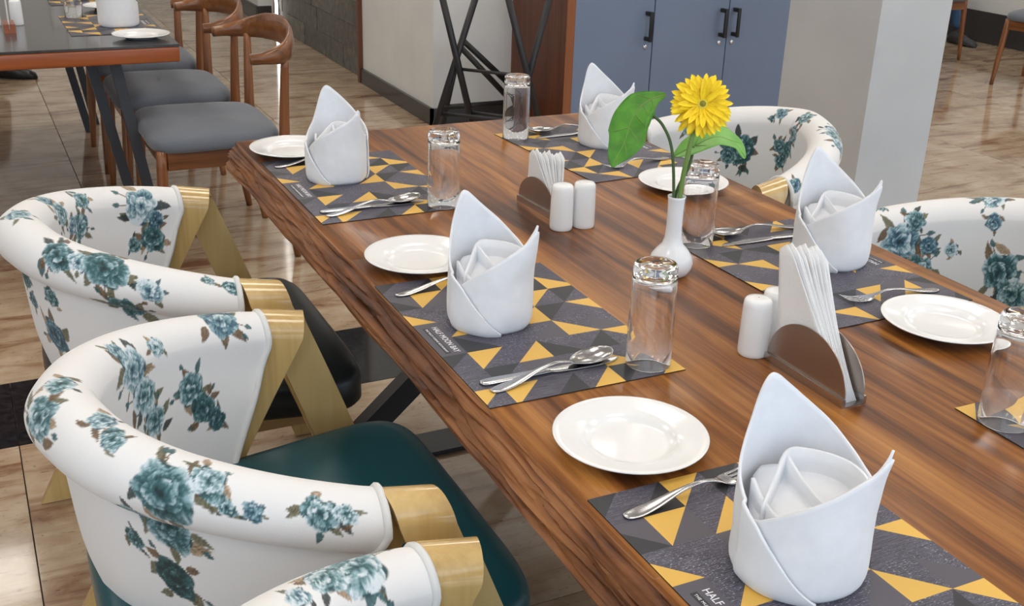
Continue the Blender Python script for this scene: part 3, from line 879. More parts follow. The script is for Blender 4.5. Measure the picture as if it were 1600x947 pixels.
# ------------------------------------------------------------------ cutlery (origin at the handle end, running along +x)
def strip(sec, n=16):
    """sec: (x, y, z, half width, half thickness)"""
    V, F = [], []
    for x, y, z, w, t in sec:
        for k in range(n):
            a = 2 * PI * k / n; c, s = math.cos(a), math.sin(a)
            V.append((x, y + w * c, z + t * s))
    for i in range(len(sec) - 1):
        for k in range(n):
            l = (k + 1) % n; F.append((i * n + k, i * n + l, (i + 1) * n + l, (i + 1) * n + k))
    F.append(tuple(range(n - 1, -1, -1))); F.append(tuple((len(sec) - 1) * n + k for k in range(n)))
    return V, F
def sm(vals, n=6):
    """smooth a list of section tuples"""
    A = np.array(vals); t = np.arange(len(A)); tt = np.linspace(0, len(A) - 1, (len(A) - 1) * n + 1)
    out = []
    for q in tt:
        i = min(int(q), len(A) - 2); f = q - i
        a, b, c, d = A[max(i - 1, 0)], A[i], A[i + 1], A[min(i + 2, len(A) - 1)]
        out.append(tuple(.5 * ((2 * b) + (c - a) * f + (2 * a - 5 * b + 4 * c - d) * f * f + (3 * b - a - 3 * c + d) * f ** 3)))
    return [(o[0], o[1], o[2], max(o[3], .0003), max(o[4], .0003)) for o in out]
H_FORK = mesh_data('handle', *strip(sm([(0, 0, .002, .0015, .0008), (.004, 0, .002, .007, .0013), (.02, 0, .0022, .0100, .0014), (.045, 0, .005, .0082, .0015), (.08, 0, .0115, .0045, .0017), (.105, 0, .0135, .0034, .0018), (.125, 0, .0105, .0036, .0018), (.138, 0, .0065, .0060, .0014)])), 'steel')
F_HEAD = mesh_data('head', *strip(sm([(.134, 0, .0085, .0042, .0014), (.142, 0, .0055, .0090, .0012), (.150, 0, .0040, .0122, .0011), (.158, 0, .0038, .0126, .0010)])), 'steel')
F_TINES = [mesh_data('tine', *strip(sm([(.156, yy, .0038, .0021, .001), (.172, yy, .0048, .0018, .001), (.188, yy, .0082, .0015, .0009), (.198, yy, .0118, .0008, .0006)])), 'steel') for yy in (-.0102, -.0034, .0034, .0102)]
H_KNIFE = mesh_data('handle', *strip(sm([(0, 0, .0024, .002, .0012), (.004, 0, .0024, .0078, .002), (.02, 0, .0026, .0098, .0022), (.06, 0, .0028, .0086, .0022), (.098, 0, .0030, .0072, .0021), (.106, 0, .0030, .0066, .0017)])), 'steel')
K_BLADE = mesh_data('blade', *strip(sm([(.105, 0, .0030, .0064, .0012), (.118, -.001, .0026, .0085, .0009), (.15, -.0012, .0022, .0098, .0008), (.185, -.0008, .0018, .0094, .0007), (.207, .001, .0016, .0062, .0006), (.218, .004, .0016, .0012, .0005)])), 'steel')
def spoon_bowl():
    nu, nv = 22, 14
    # outline of the bowl: half width along x
    xs = [.137, .141, .149, .160, .175, .190, .202, .209, .2125]; ws = [.0034, .0072, .0135, .0188, .0215, .0205, .0155, .0085, .001]
    dz = [.000, .0012, .0042, .0068, .0080, .0072, .0045, .0018, 0]; zr = [.0100, .0098, .0100, .0102, .0106, .0112, .0122, .0130, .0134]
    V = []
    X = np.linspace(.137, .2125, nu)
    def ring(off):
        for x in X:
            w, d, z = np.interp(x, xs, ws), np.interp(x, xs, dz), np.interp(x, xs, zr)
            for j in range(nv):
                t = -1 + 2 * j / (nv - 1); V.append((x, t * (w + off * .0005), z - d * (1 - abs(t) ** 2.4) - (.0011 if off else 0)))
    ring(0); ring(1)
    F = []; n = nu * nv
    for i in range(nu - 1):
        for j in range(nv - 1):
            a = i * nv + j; F.append((a, a + nv, a + nv + 1, a + 1)); F.append((n + a + 1, n + a + nv + 1, n + a + nv, n + a))
        F.append((i * nv, n + i * nv, n + (i + 1) * nv, (i + 1) * nv)); F.append((i * nv + nv - 1, (i + 1) * nv + nv - 1, n + (i + 1) * nv + nv - 1, n + i * nv + nv - 1))
    return V, F
S_BOWL = mesh_data('bowl', *spoon_bowl(), 'steel')
H_SPOON = mesh_data('handle', *strip(sm([(0, 0, .002, .0015, .0008), (.004, 0, .002, .007, .0013), (.02, 0, .0022, .0100, .0014), (.045, 0, .005, .0082, .0015), (.08, 0, .0125, .0045, .0017), (.108, 0, .0155, .0034, .0018), (.127, 0, .0125, .0034, .0018), (.139, 0, .0096, .0042, .0012)])), 'steel')
def cutlery(kind, p0, p1, label, group=None):
    ang = math.atan2(p1[1] - p0[1], p1[0] - p0[0])
    t = thing(kind, (p0[0], p0[1], MZ), ang, label, kind.replace('table_', ''), group or kind.replace('_', ' ') + 's laid on the placemats')
    if kind == 'fork':
        link('handle', H_FORK, t); link('head', F_HEAD, t)
        for m in F_TINES: link('tine', m, t)
    elif kind == 'knife':
        link('handle', H_KNIFE, t); link('blade', K_BLADE, t)
    else:
        link('handle', H_SPOON, t); link('bowl', S_BOWL, t)
    return t
WHO = {'A': 'the dark-seated armchair', 'B': 'the teal-seated armchair', 'C': 'the cut-off armchair', 'D': 'the armchair beside the pillar', 'E': 'the armchair behind the paper napkins'}
for k in 'ABCDE':
    R_ = k in 'DE'
    def P(a, b): return mat_pt(k, 1 - a, 1 - b) if R_ else mat_pt(k, a, b)
    f0, f1 = ((.054, .118), (.60, .07)) if k != 'C' else ((.062, .107), (.614, .066))
    if k == 'D': f0, f1 = (.12, .21), (.7, .17)
    if k == 'E': f0, f1 = (.07, .12), (.65, .16)
    cutlery('fork', P(*f0), P(*f1), 'steel fork laid beside the napkin on the mat of ' + WHO[k])
    if k != 'C':
        if not R_:
            cutlery('knife', P(.05, .855), P(.78, .857), 'steel knife lying next to the spoon before ' + WHO[k])
            cutlery('table_spoon', P(.064, .913), P(.764, .824), 'steel spoon with shiny bowl up before ' + WHO[k])
        else:
            cutlery('knife', P(.05, .80), P(.78, .835), 'steel knife lying next to the spoon before ' + WHO[k])
            cutlery('table_spoon', P(.05, .90), P(.75, .93), 'steel spoon with shiny bowl up before ' + WHO[k])

# ------------------------------------------------------------------ folded cloth napkins
def napkin_shell(phis, rim, rad, seed, zb=0., nrow=26, lean=None):
    """open curved sheet: phis in degrees (0 = towards the seat end of the local -y axis), rim(phi) height"""
    V = []
    for ph in phis:
        h = rim(ph)
        for j in range(nrow):
            t = j / (nrow - 1); z = h * t
            r = rad(ph, z)
            # soft rounded foot
            r *= 1 - .10 * math.exp(-z / .007)
            r += .0016 * mnoise.noise((ph * .035 + seed, z * 26, seed)) + .0028 * mnoise.noise((ph * .018, z * 13, seed + 5)) * min(1, z * 30)
            a = math.radians(ph) - PI / 2
            dx = lean(ph, z) if lean else (0, 0)
            V.append((r * math.cos(a) + dx[0], r * math.sin(a) + dx[1], z))
    n = len(phis); F = []
    for i in range(n - 1):
        for j in range(nrow - 1): F.append((i * nrow + j, (i + 1) * nrow + j, (i + 1) * nrow + j + 1, i * nrow + j + 1))
    return V, F
def interp_fn(pts):
    xs = [p[0] for p in pts]; ys = [p[1] for p in pts]
    # monotone-ish smooth: use catmull through dense linear
    d = np.linspace(xs[0], xs[-1], 400); y = np.interp(d, xs, ys)
    k = np.ones(13) / 13; yp = np.convolve(np.r_[[y[0]] * 6, y, [y[-1]] * 6], k, 'valid')
    return lambda p: float(np.interp(p, d, yp))
def solid(o, th):
    m = o.modifiers.new('thick', 'SOLIDIFY'); m.thickness = th; m.offset = 0
def make_napkin(R0, H, seed, label, loc, rz):
    t = thing('cloth_napkin', loc, rz, label, 'napkin', 'folded white cloth napkins on the dining table')
    hk = H / .185
    # outer wrap: from the right-hand back round by the back peak and the left to the front, ends in a diagonal edge
    wrap = interp_fn([(-250, .088 * hk), (-228, .102 * hk), (-207, .120 * hk), (-187, .140 * hk), (-167, .160 * hk), (-150, .178 * hk), (-138, .190 * hk), (-130, .192 * hk), (-122, .180 * hk), (-110, .145 * hk), (-95, .116 * hk), (-75, .096 * hk), (-55, .084 * hk), (-40, .073 * hk), (-22, .050 * hk), (-2, .022 * hk), (14, .004)])
    phs = list(np.linspace(-250, 14, 130))
    def rad1(ph, z): return R0 * (1.0 + (.05 if ph > -60 else .0)) * (1 - .05 * (z / (.186 * hk))) + .0015
    o = obj('outer_wrap', napkin_shell(phs, wrap, rad1, seed), 'napkin_cloth', t); solid(o, .0032)
    # inner wrap: starts under the outer one at the front left, rises to the tip on the right
    wr2 = interp_fn([(-75, .062 * hk), (-48, .072 * hk), (-25, .090 * hk), (0, .108 * hk), (25, .124 * hk), (45, .138 * hk), (58, .152 * hk), (64, .156 * hk), (70, .148 * hk), (80, .122 * hk), (95, .104 * hk), (125, .095 * hk), (150, .088 * hk)])
    phs2 = list(np.linspace(-75, 150, 110))
    def rad2(ph, z): return R0 * .965 * (1 - .05 * (z / .15)) - .001
    def lean2(ph, z):
        k = math.exp(-((ph - 64) / 26) ** 2) * max(0, z / hk - .08) * .16
        return (k, -k * .2)
    o = obj('front_flap', napkin_shell(phs2, wr2, rad2, seed + 3, lean=lean2), 'napkin_cloth', t); solid(o, .0034)
    # second layer of the tip
    wr3 = interp_fn([(40, .125 * hk), (54, .146 * hk), (65, .163 * hk), (72, .158 * hk), (82, .130 * hk), (94, .10 * hk)])
    o = obj('tip_fold', napkin_shell(list(np.linspace(40, 94, 30)), wr3, lambda ph, z: R0 * .91 * (1 - .05 * (z / .15)), seed + 6, lean=lean2), 'napkin_cloth', t); solid(o, .0024)
    # the folded inside: two crossing soft pleats
    def pleat(p):
        V = []
        n, m = len(p), 9
        for i, (x, y, z) in enumerate(p):
            for j in range(m):
                u = j / (m - 1); V.append((x * R0, y * R0, .004 + (z * hk - .004) * (1 - u * u * .0) * (1 - u)))
        F = []
        for i in range(n - 1):
            for j in range(m - 1): F.append((i * m + j, i * m + j + 1, (i + 1) * m + j + 1, (i + 1) * m + j))
        return V, F
    P1 = bez([(-.62, -.42, .082), (-.50, -.05, .098), (-.36, .38, .116), (-.05, .46, .118), (.4, .44, .114), (.68, .30, .108), (.84, .08, .100)], 6)
    o = obj('inner_fold', pleat([tuple(q) for q in P1]), 'napkin_cloth', t); solid(o, .004)
    P2 = bez([(-.36, .36, .112), (-.15, .10, .100), (.1, -.15, .090), (.35, -.35, .084), (.6, -.5, .076)], 6)
    o = obj('inner_fold', pleat([tuple(q) for q in P2]), 'napkin_cloth', t); solid(o, .004)
    P3 = bez([(-.80, .0, .094), (-.62, -.32, .084), (-.3, -.58, .072), (.05, -.72, .066)], 6)
    o = obj('inner_fold', pleat([tuple(q) for q in P3]), 'napkin_cloth', t); solid(o, .004)
    # top sheets closing the pocket
    def lid(i, j):
        u, v = i / 14, j / 14; x = -.8 + 1.5 * u; y = -.6 + 1.15 * v
        rr = math.hypot(x, y)
        if rr > .88: x, y = x / rr * .88, y / rr * .88
        z = .058 + .030 * v + .006 * math.sin(u * 3.1) - .014 * (u - .5) ** 2
        return (x * R0, y * R0, z * hk)
    o = obj('pocket', grid(15, 15, lid), 'napkin_cloth', t); solid(o, .003)
    return t
NAPS = {'A': (.134, .612, .064, .180, 'white cloth napkin folded to a point at the far corner mat, low second tip'),
        'B': (.120, -.196, .066, .187, 'white cloth napkin folded into a pointed hat before the teal-seated chair'),
        'C': (.150, -.890, .071, .187, 'white cloth napkin folded into a pointed hat, nearest the cut-off armchair'),
        'D': (.832, .680, .064, .178, 'white cloth napkin with two tips before the blue cabinet doors'),
        'E': (.800, -.180, .068, .187, 'white cloth napkin folded into a hat with frayed tip before the pillar')}
for n, (k, (x, y, r0, h, lb)) in enumerate(NAPS.items()):
    view = math.atan2(CC.y - y, CC.x - x) + PI / 2
    make_napkin(r0, h, 3.7 * n + 1, lb, (x, y, MZ + .0005), {'A': -.80, 'B': -.46, 'C': -.70, 'D': -.62, 'E': -.76}[k])

# ------------------------------------------------------------------ shakers
def shaker_prof(): return [(0, .003), (.017, .003), (.0185, 0), (.0205, .0), (.0218, .002), (.0222, .008), (.0218, .05), (.0210, .078), (.0200, .0845), (.0175, .0875), (.010, .0888), (0, .0890)]
SHAKE_ME = mesh_data('body', *lathe(shaker_prof(), 40), 'white_china')
HOLE_ME = mesh_data('hole', *lathe([(0, .0001), (.0010, .0001), (.0010, .0), (0, .0)], 10), 'hole')
def shaker(x, y, holes, label, z=TZ):
    t = thing('shaker', (x, y, z), 0, label, 'shaker', 'white salt and pepper shakers')
    bd = link('body', SHAKE_ME, t)
    for k in range(holes):
        a = 2 * PI * k / max(holes, 1); r = .0 if holes == 1 else .005
        link('hole', HOLE_ME, bd, (r * math.cos(a), r * math.sin(a), .0889 if holes == 1 else .0887))
shaker(.428, .152, 3, 'white shaker with three holes by the small napkin holder')
shaker(.475, .150, 2, 'white shaker with two holes, behind its pair near the small napkin holder')
shaker(.427, -.446, 1, 'white shaker with one hole beside the large paper napkin holder')
shaker(.474, -.432, 2, 'white shaker half hidden behind the large fan of paper napkins')

# ------------------------------------------------------------------ paper napkin holders
def half_disc(R, th, n=28, h=None):
    h = h or R
    ring = [(R * math.cos(PI * k / n), h * math.sin(PI * k / n)) for k in range(n + 1)]
    V = [(-th / 2, y, z) for y, z in ring] + [(th / 2, y, z) for y, z in ring]
    m = n + 1
    F = [tuple(range(m)), tuple(range(2 * m - 1, m - 1, -1))] + [(k, m + k, m + (k + 1) % m, (k + 1) % m) for k in range(m)]
    return V, F
def napkin_holder(x, y, rz, R, h, gap, label, group='metal paper napkin holders'):
    t = thing('napkin_holder', (x, y, TZ), rz, label, 'napkin holder', group)
    g = gap / 2
    obj('base', merge(box(-g - .006, g + .006, -R, R, 0, .0015), box(-g - .006, -g - .0005, -R, R, .0015, .012), box(g + .0005, g + .006, -R, R, .0015, .012)), 'rail_steel', t, False)
    for s in (-1, 1):
        v, f = half_disc(R * .985, .0016, 28, h - .0125)
        obj('side_plate', ([(a + s * (g + .0013), b, c + .0122) for a, b, c in v], f), 'holder_steel', t, True, auto=40)
    return t
def paper_fan(x, y, rz, R, top, gap, n, spread, peak, label, group):
    """folded napkins standing in the holder; each sheet is a folded triangle-topped leaf"""
    for i in range(n):
        u = (i + .5) / n - .5
        nu, nv = 9, 12
        pk = peak + spread * u + random.uniform(-.002, .002)
        def fn(a, b):
            s = a / (nu - 1); v = b / (nv - 1)
            # bottom edge runs along the holder, top gathers to a narrow edge
            yb = -R * .90 + s * R * 1.80
            yt = pk + (s - .5) * .030
            yy = yb + (yt - yb) * v ** .9
            zt = top - .012 * abs(s - .5) * 2 + .004 * math.sin(i * 2.1)
            z = .0022 + (zt - .0022) * v
            xx = u * gap * .80 + u * .034 * max(0., v - .5) + .0006 * math.sin(s * 7 + i)
            return (xx, yy, z)
        v, f = grid(nu, nv, fn)
        o = obj('paper_napkin', (v, f), 'paper', None, True); o.location = (x, y, TZ); o.rotation_euler = (0, 0, rz)
        solid(o, .0012); tag(o, label, 'paper napkin', group)
HX, HY = .452, -.552
napkin_holder(HX, HY, 0, .083, .082, .030, 'brown-tinted half-round metal holder carrying the tall paper napkins')
paper_fan(HX, HY, 0, .083, .182, .030, 9, -.030, .055, 'white paper napkin standing in the large metal holder', 'paper napkins in the large holder')
napkin_holder(.452, .272, .05, .072, .066, .030, 'brown-tinted half-round metal holder behind the pair of shakers')
paper_fan(.452, .272, .05, .072, .120, .030, 8, -.05, -.005, 'white paper napkin fanned out in the holder behind the two shakers', 'paper napkins in the small holder')

# ------------------------------------------------------------------ vase and flower
VX, VY = .492, -.128
vase = tag(obj('bud_vase', lathe([(0, .004), (.020, .004), (.022, 0), (.024, 0), (.030, .004), (.036, .014), (.0375, .024), (.0345, .036), (.026, .047), (.018, .056), (.0145, .068), (.0135, .085), (.0135, .115), (.0145, .136), (.0155, .1405), (.0145, .1408), (.0125, .136), (.0115, .11), (.0115, .08), (.0125, .066), (.016, .057), (0, .050)], 48), 'vase_china', None, True, None, (VX, VY, TZ)),
           'slim white china bud vase holding the yellow flower', 'vase')
# gerbera: head frame (e1, e2, normal towards the viewer's side)
fhead = Vector((VX + .026, VY - .010, TZ + .296))
gb = thing('gerbera', (VX, VY, TZ), 0, 'yellow gerbera daisy standing in the white bud vase', 'flower')
nrm = Vector((-.42, -.80, .40)).normalized()
e1 = Vector((nrm.y, -nrm.x, 0)).normalized() * -1; e2 = nrm.cross(e1).normalized()
if e2.z < 0: e1, e2 = -e1, -e2
def fl(p): return fhead + e1 * p[0] + e2 * p[1] + nrm * p[2] - Vector((VX, VY, TZ))
def petal_mesh(L, w, curl, cup):
    nu, nv = 11, 5; V = []
    for i in range(nu):
        t = i / (nu - 1)
        hw = w * (math.sin(PI * min(1, t * .80 + .12)) ** .8) * (1 - .88 * max(0, (t - .90) / .10) ** 1.5)
        for j in range(nv):
            s = -1 + 2 * j / (nv - 1)
            V.append((s * hw, .004 + L * t, cup * (s * s - .5) * hw * .9 + curl * t * t * L + .004 * math.sin(t * PI)))
    F = []
    for i in range(nu - 1):
        for j in range(nv - 1): F.append((i * nv + j, i * nv + j + 1, (i + 1) * nv + j + 1, (i + 1) * nv + j))
    return mesh_data('petal', V, F, 'petal')
PM = [petal_mesh(.051, .0066, -.10, .5), petal_mesh(.048, .0062, .02, .4), petal_mesh(.040, .0056, .16, .5)]
Rm = Matrix((e1, e2, nrm)).transposed()
def add_petal(me, ang, zoff, tilt, sc):
    o = link('petal', me, gb)
    q = Rm @ Matrix.Rotation(ang, 3, 'Z') @ Matrix.Rotation(tilt, 3, 'X')
    o.matrix_local = Matrix.LocRotScale(fl((0, 0, zoff)), q.to_quaternion(), Vector((sc, sc, sc)))
for ring_, (n, me, z, tilt) in enumerate(((23, 0, -.003, -.20), (22, 1, .0, -.02), (20, 2, .003, .18))):
    for k in range(n):
        add_petal(PM[me], 2 * PI * k / n + ring_ * .17 + random.uniform(-.07, .07), z + random.uniform(-.001, .001), tilt + random.uniform(-.09, .09), random.uniform(.92, 1.06))
def small_rays():
    V, F = [], []
    for k in range(130):
        a = random.random() * 6.283; r0 = random.uniform(.008, .0125); L = random.uniform(.007, .014); w = .0011
        c, s = math.cos(a), math.sin(a)
        p = [(r0, -w, .006), (r0, w, .006), (r0 + L, w * .7, .006 + L * .55), (r0 + L, -w * .7, .006 + L * .55)]
        b = len(V)
        for x, y, z in p: V.append(tuple(fl((x * c - y * s, x * s + y * c, z))))
        F.append((b, b + 1, b + 2, b + 3))
    return V, F
tag(obj('ray_florets', small_rays(), 'petal_inner', gb, False), kind='stuff')
def dome(R, h, zo, n=24):
    v, f = lathe([(0, h), (R * .4, h * .9), (R * .75, h * .6), (R, 0), (R * .9, -.003), (0, -.004)], n)
    return [tuple(fl((a, b, c + zo))) for a, b, c in v], f
obj('disc_rim', dome(.0125, .004, .004), 'disc_rim', gb); obj('disc', dome(.0062, .005, .0055), 'disc', gb)
sp = bez([(.0035, -.003, .06), (.0045, -.003, .15), (.012, -.005, .22), tuple(fl((0, -.004, -.022))), tuple(fl((0, 0, -.005)))], 8)
obj('stem', tube(sp, .0042, 10), 'stem_pale', gb)
v_, f_ = lathe([(.004, -.02), (.010, -.010), (.014, -.003), (.010, -.004), (0, -.004)], 18)
obj('calyx', ([tuple(fl(p)) for p in v_], f_), 'stem', gb)

def leaf_blade(path, normal_hint, halfw, mt, name='blade', waves=.0):
    """path: midrib points base->tip; halfw: widths; blade spreads across the midrib"""
    P = bez(path, 8); n = len(P); m = 9; V = []
    for i, p in enumerate(P):
        t = i / (n - 1)
        d = (P[min(i + 1, n - 1)] - P[max(i - 1, 0)]).normalized()
        side = d.cross(Vector(normal_hint)).normalized(); up = side.cross(d).normalized()
        w = float(np.interp(t, [k / (len(halfw) - 1) for k in range(len(halfw))], halfw))
        for j in range(m):
            s = -1 + 2 * j / (m - 1)
            off = -.18 * abs(s) ** 1.3 * -1 * w + waves * math.sin(t * 16 + s * 2) * abs(s)
            back = -d * (abs(s) ** 1.5) * w * .22
            V.append(tuple(p + side * (s * w) + up * off + back))
    F = []
    for i in range(n - 1):
        for j in range(m - 1): F.append((i * m + j, i * m + j + 1, (i + 1) * m + j + 1, (i + 1) * m + j))
    return V, F, P
def leaf_stem(stem_pts, blade_path, hint, halfw, mt, label, srad=.0026, vein='stem_pale'):
    t = thing('leaf_spray', (VX, VY, TZ), 0, label, 'leaf', 'green leaves in the bud vase')
    obj('stem', tube(bez(stem_pts, 8), srad, 8), 'stem', t)
    V, F, P = leaf_blade(blade_path, hint, halfw, mt, waves=.0012)
    o = obj('blade', (V, F), mt, t); solid(o, .0008)
    for k in range(8, len(P) - 6, 6):
        for sd in (0, 8):
            e = V[min(k + 7, len(P) - 1) * 9 + sd]; q = Vector(P[k]).lerp(Vector(e), .86)
            obj('side_vein', tube([tuple(P[k]), tuple(Vector(P[k]).lerp(q, .5)), tuple(q)], [.0008, .0006, .0003], 5), vein, o)
    r = obj('midrib', tube([tuple(p) for p in P], [.0016 - .0011 * k / (len(P) - 1) for k in range(len(P))], 6), vein, o)
def rel(px, py, depth):
    """pixel -> point at 'depth' metres beyond the vase axis plane along the view axis, relative to the vase foot"""
    d = CF + CR * ((px - 800) / 1744.4) - CU * ((py - 473.5) / 1744.4)
    dist = (Vector((VX, VY, TZ + .2)) - CC).dot(CF) + depth
    return tuple(CC + d * dist - Vector((VX, VY, TZ)))
leaf_stem([(-.0045, .001, .06), (-.0055, .001, .135), rel(1050, 235, .0), rel(1035, 195, .0), rel(1016, 178, .005)],
          [rel(1040, 148, .02), rel(1018, 155, .012), rel(1000, 168, .004), rel(985, 192, -.004), rel(976, 222, -.012), rel(962, 248, -.018), rel(957, 262, -.02)],
          (-.42, -.70, .5), [.002, .014, .026, .031, .032, .016, .001], 'leaf', 'large dark green heart leaf arching out of the vase towards the cabinet')
leaf_stem([(.001, .0065, .06), (.002, .007, .14), rel(1076, 262, .022), rel(1084, 230, .025)],
          [rel(1054, 244, .022), rel(1085, 228, .026), rel(1120, 214, .034), rel(1150, 226, .048), rel(1164, 248, .058)],
          (-.15, -.35, .9), [.004, .018, .026, .028, .018, .001], 'leaf_pale', 'pale green leaf spreading under the yellow flower')

# ------------------------------------------------------------------ blue cabinet with wooden end panel
cab = thing('cabinet', (2.10, 3.2, 0), 0, 'blue-grey cabinet with dark handles and a reddish wooden end panel', 'cabinet')
CH = .86
obj('end_panel', box(0, .0435, .001, .598, .001, CH), ['cabinet_wood'], cab, False)
obj('panel_edge', box(-.0005, .044, -.004, .0005, .001, CH), 'cabinet_wood_light', cab, False)
obj('body', box(.045, 1.86, .022, .598, .06, CH), 'black_plastic', cab, False)  # wooden body coloured black to stand in for shade in the door gaps
obj('plinth', box(.045, 1.86, .05, .598, .001, .059), 'black_plastic', cab, False)
obj('worktop', box(-.01, 1.87, -.01, .599, CH + .001, CH + .03), 'cabinet_wood_light', cab, False)
HAND = merge(tube(bez([(0, 0, -.052), (0, -.026, -.048), (0, -.032, -.03)], 4), .007, 8), tube(bez([(0, 0, .052), (0, -.026, .048), (0, -.032, .03)], 4), .007, 8), box(-.011, .011, -.037, -.029, -.056, .056))
def handle_mesh():
    return merge(rbox(-.009, .009, -.044, -.0005, -.072, -.052, .003, 2), rbox(-.009, .009, -.044, -.0005, .052, .072, .003, 2), rbox(-.009, .009, -.052, -.040, -.074, .074, .003, 2))
HM = handle_mesh()
LOCK = lathe([(0, .006), (.008, .006), (.0115, .003), (.012, 0), (0, 0)], 16)
for k in range(4):
    x0 = .0465 + k * .4555
    d = obj('door', box(x0, x0 + .4495, 0, .0205, .062, CH - .002, .0015), 'blue_door', cab, False)
    hx = x0 + (.4525 - .045 if k % 2 == 0 else .45 - .045) if k in (0, 1) else x0 + .035
    if k == 2: hx = x0 + .030
    if k == 3: hx = x0 + .4525 - .045
    hz = .575
    obj('handle', ([(a + hx, b, c + hz) for a, b, c in HM[0]], HM[1]), 'black_plastic', d, True, auto=40)
    obj('lock', ([(a + hx + .002, -c, b + hz - .105) for a, b, c in LOCK[0]], LOCK[1]), 'chrome', d)

# ------------------------------------------------------------------ folding tray stand by the pier
st = thing('tray_stand', (1.9, 3.3, 0), 0, 'black folding tray stand with crossed legs against the white wall', 'tray stand')
def LP(px, py, y):
    d = CF + CR * ((px - 800) / 1744.4) - CU * ((py - 473.5) / 1744.4)
    k = (y - CC.y) / d.y; return CC + d * k
def rod(name, a, b, r, m='black_metal'):
    o3 = Vector((1.9, 3.3, 0))
    obj(name, tube([tuple(Vector(a) - o3), tuple(Vector(b) - o3)], r, 10), m, st)
def leg_through(p, q, y, z0=.012, z1=.80):
    a, b = LP(*p, y), LP(*q, y); d = b - a
    return a + d * ((z0 - a.z) / d.z), a + d * ((z1 - a.z) / d.z)
YA = 3.40
A0, A1 = leg_through((692, 0), (737, 190), YA); B0, B1 = leg_through((742, 0), (682, 190), YA + .03)
YB = 3.14
C0, C1 = leg_through((795, 0), (832, 150), YB); D0, D1 = leg_through((858, 0), (818, 150), YB + .03)
for a, b in ((A0, A1), (B0, B1), (C0, C1), (D0, D1)): rod('leg', a, b, .0165)
for (p, q) in ((A1, C1), (B1, D1)): rod('crossbar', p, q, .012)
for f in (.18,): rod('crossbar', A0.lerp(A1, f), C0.lerp(C1, f), .010); rod('crossbar', B0.lerp(B1, f), D0.lerp(D1, f), .010)
rod('pivot', A0.lerp(A1, .46), C0.lerp(C1, .46), .008)
# folded second stand leaning on the wall
ld = thing('folded_stand', (1.85, 3.6, 0), 0, 'flat folded black stand leaning on the white wall behind the tray stand', 'folded stand')
def rod2(name, a, b, r):
    o3 = Vector((1.85, 3.6, 0)); obj(name, tube([tuple(Vector(a) - o3), tuple(Vector(b) - o3)], r, 8), 'black_plastic', ld)
for dy, y in ((0, 3.60), (14, 3.55)):
    a, b = LP(722, 62 + dy, y), LP(792, 128 + dy * 1.6, y); rod2('rail', a, b, .015)
a, b = LP(690, 168, 3.60), LP(792, 160, 3.60); rod2('rail', a, b, .014)
a, b = LP(792, 128, 3.60), LP(792, 175, 3.60); rod2('rail', (a.x, a.y, a.z), (b.x, b.y, .016), .012)
a = LP(690, 168, 3.60); rod2('rail', LP(722, 62, 3.60), (a.x, a.y, .016), .012)

# ------------------------------------------------------------------ wooden chairs with grey cushions (face +x, origin on the floor)
def leg_mesh(foot, top, r0, r1, rm=None):
    pts = [Vector(foot).lerp(Vector(top), k / 8) for k in range(9)]
    rad = [np.interp(k / 8, [0, .55, 1], [r0, rm or (r0 + r1) / 2, r1]) for k in range(9)]
    return tube([tuple(p) for p in pts], [float(r) for r in rad], 12)
def side_chair_meshes():
    D = {}
    hw = .245
    D['leg'] = [mesh_data('leg', *leg_mesh((.225, s * hw, .001), (.20, s * (hw - .015), .43), .012, .019, .019), 'teak') for s in (-1, 1)]
    D['leg'] += [mesh_data('leg', *tube([tuple(p) for p in bez([(-.245, s * (hw - .01), .001), (-.215, s * hw, .22), (-.212, s * (hw + .005), .44), (-.222, s * (hw + .018), .722)], 6)], [float(np.interp(k / 18, [0, .6, 1], [.012, .021, .013])) for k in range(19)], 12), 'teak') for s in (-1, 1)]
    D['rail'] = [mesh_data('seat_rail', *box(-.20, .185, s * (hw - .01) - .012, s * (hw - .01) + .012, .365, .425), 'teak_x', False) for s in (-1, 1)]
    D['rail'] += [mesh_data('seat_rail', *box(x - .012, x + .012, -hw + .024, hw - .024, .365, .425), 'teak_x', False) for x in (-.205, .19)]
    # cushion
    n = 56; V = []
    prof = [(.03, .424), (.006, .426), (0, .438), (.0, .452), (.006, .466), (.02, .476), (.05, .484), (.10, .489), (.16, .492), (.2, .492)]
    for ins, z in prof:
        for k in range(n):
            a = 2 * PI * k / n; c, s = math.cos(a), math.sin(a); e = 2 / 5.5
            X = math.copysign(abs(c) ** e, c); Y = math.copysign(abs(s) ** e, s)
            V.append((.008 + X * (.225 - ins), Y * (.262 + .012 * X - ins), z + .012 * (X > 0) * 0 - .006 * (1 - abs(Y)) * (ins > .03)))
    F = []
    for i in range(len(prof) - 1):
        for k in range(n):
            l = (k + 1) % n; F.append((i * n + k, i * n + l, (i + 1) * n + l, (i + 1) * n + k))
    F.append(tuple(range(n - 1, -1, -1))); F.append(tuple((len(prof) - 1) * n + k for k in range(n)))
    D['seat'] = mesh_data('cushion', V, F, 'grey_fabric')
    # bow back rail with arms
    P = bez([(-.10, -.285, .728), (-.155, -.290, .732), (-.22, -.268, .742), (-.262, -.19, .758), (-.282, -.09, .768), (-.286, 0, .771), (-.282, .09, .768), (-.262, .19, .758), (-.22, .268, .742), (-.155, .290, .732), (-.10, .285, .728)], 7)
    n = len(P); rad = []
    for k in range(n):
        t = abs(k / (n - 1) * 2 - 1)
        rad.append((float(np.interp(t, [0, .45, .7, .9, 1], [.013, .014, .018, .019, .019])), float(np.interp(t, [0, .35, .62, .85, 1], [.052, .048, .034, .020, .018]))))
    D['bow'] = mesh_data('back_rail', *tube([tuple(p) for p in P], rad, 14, up=(0, 0, 1)), 'teak_x')
    return D
SC = side_chair_meshes()
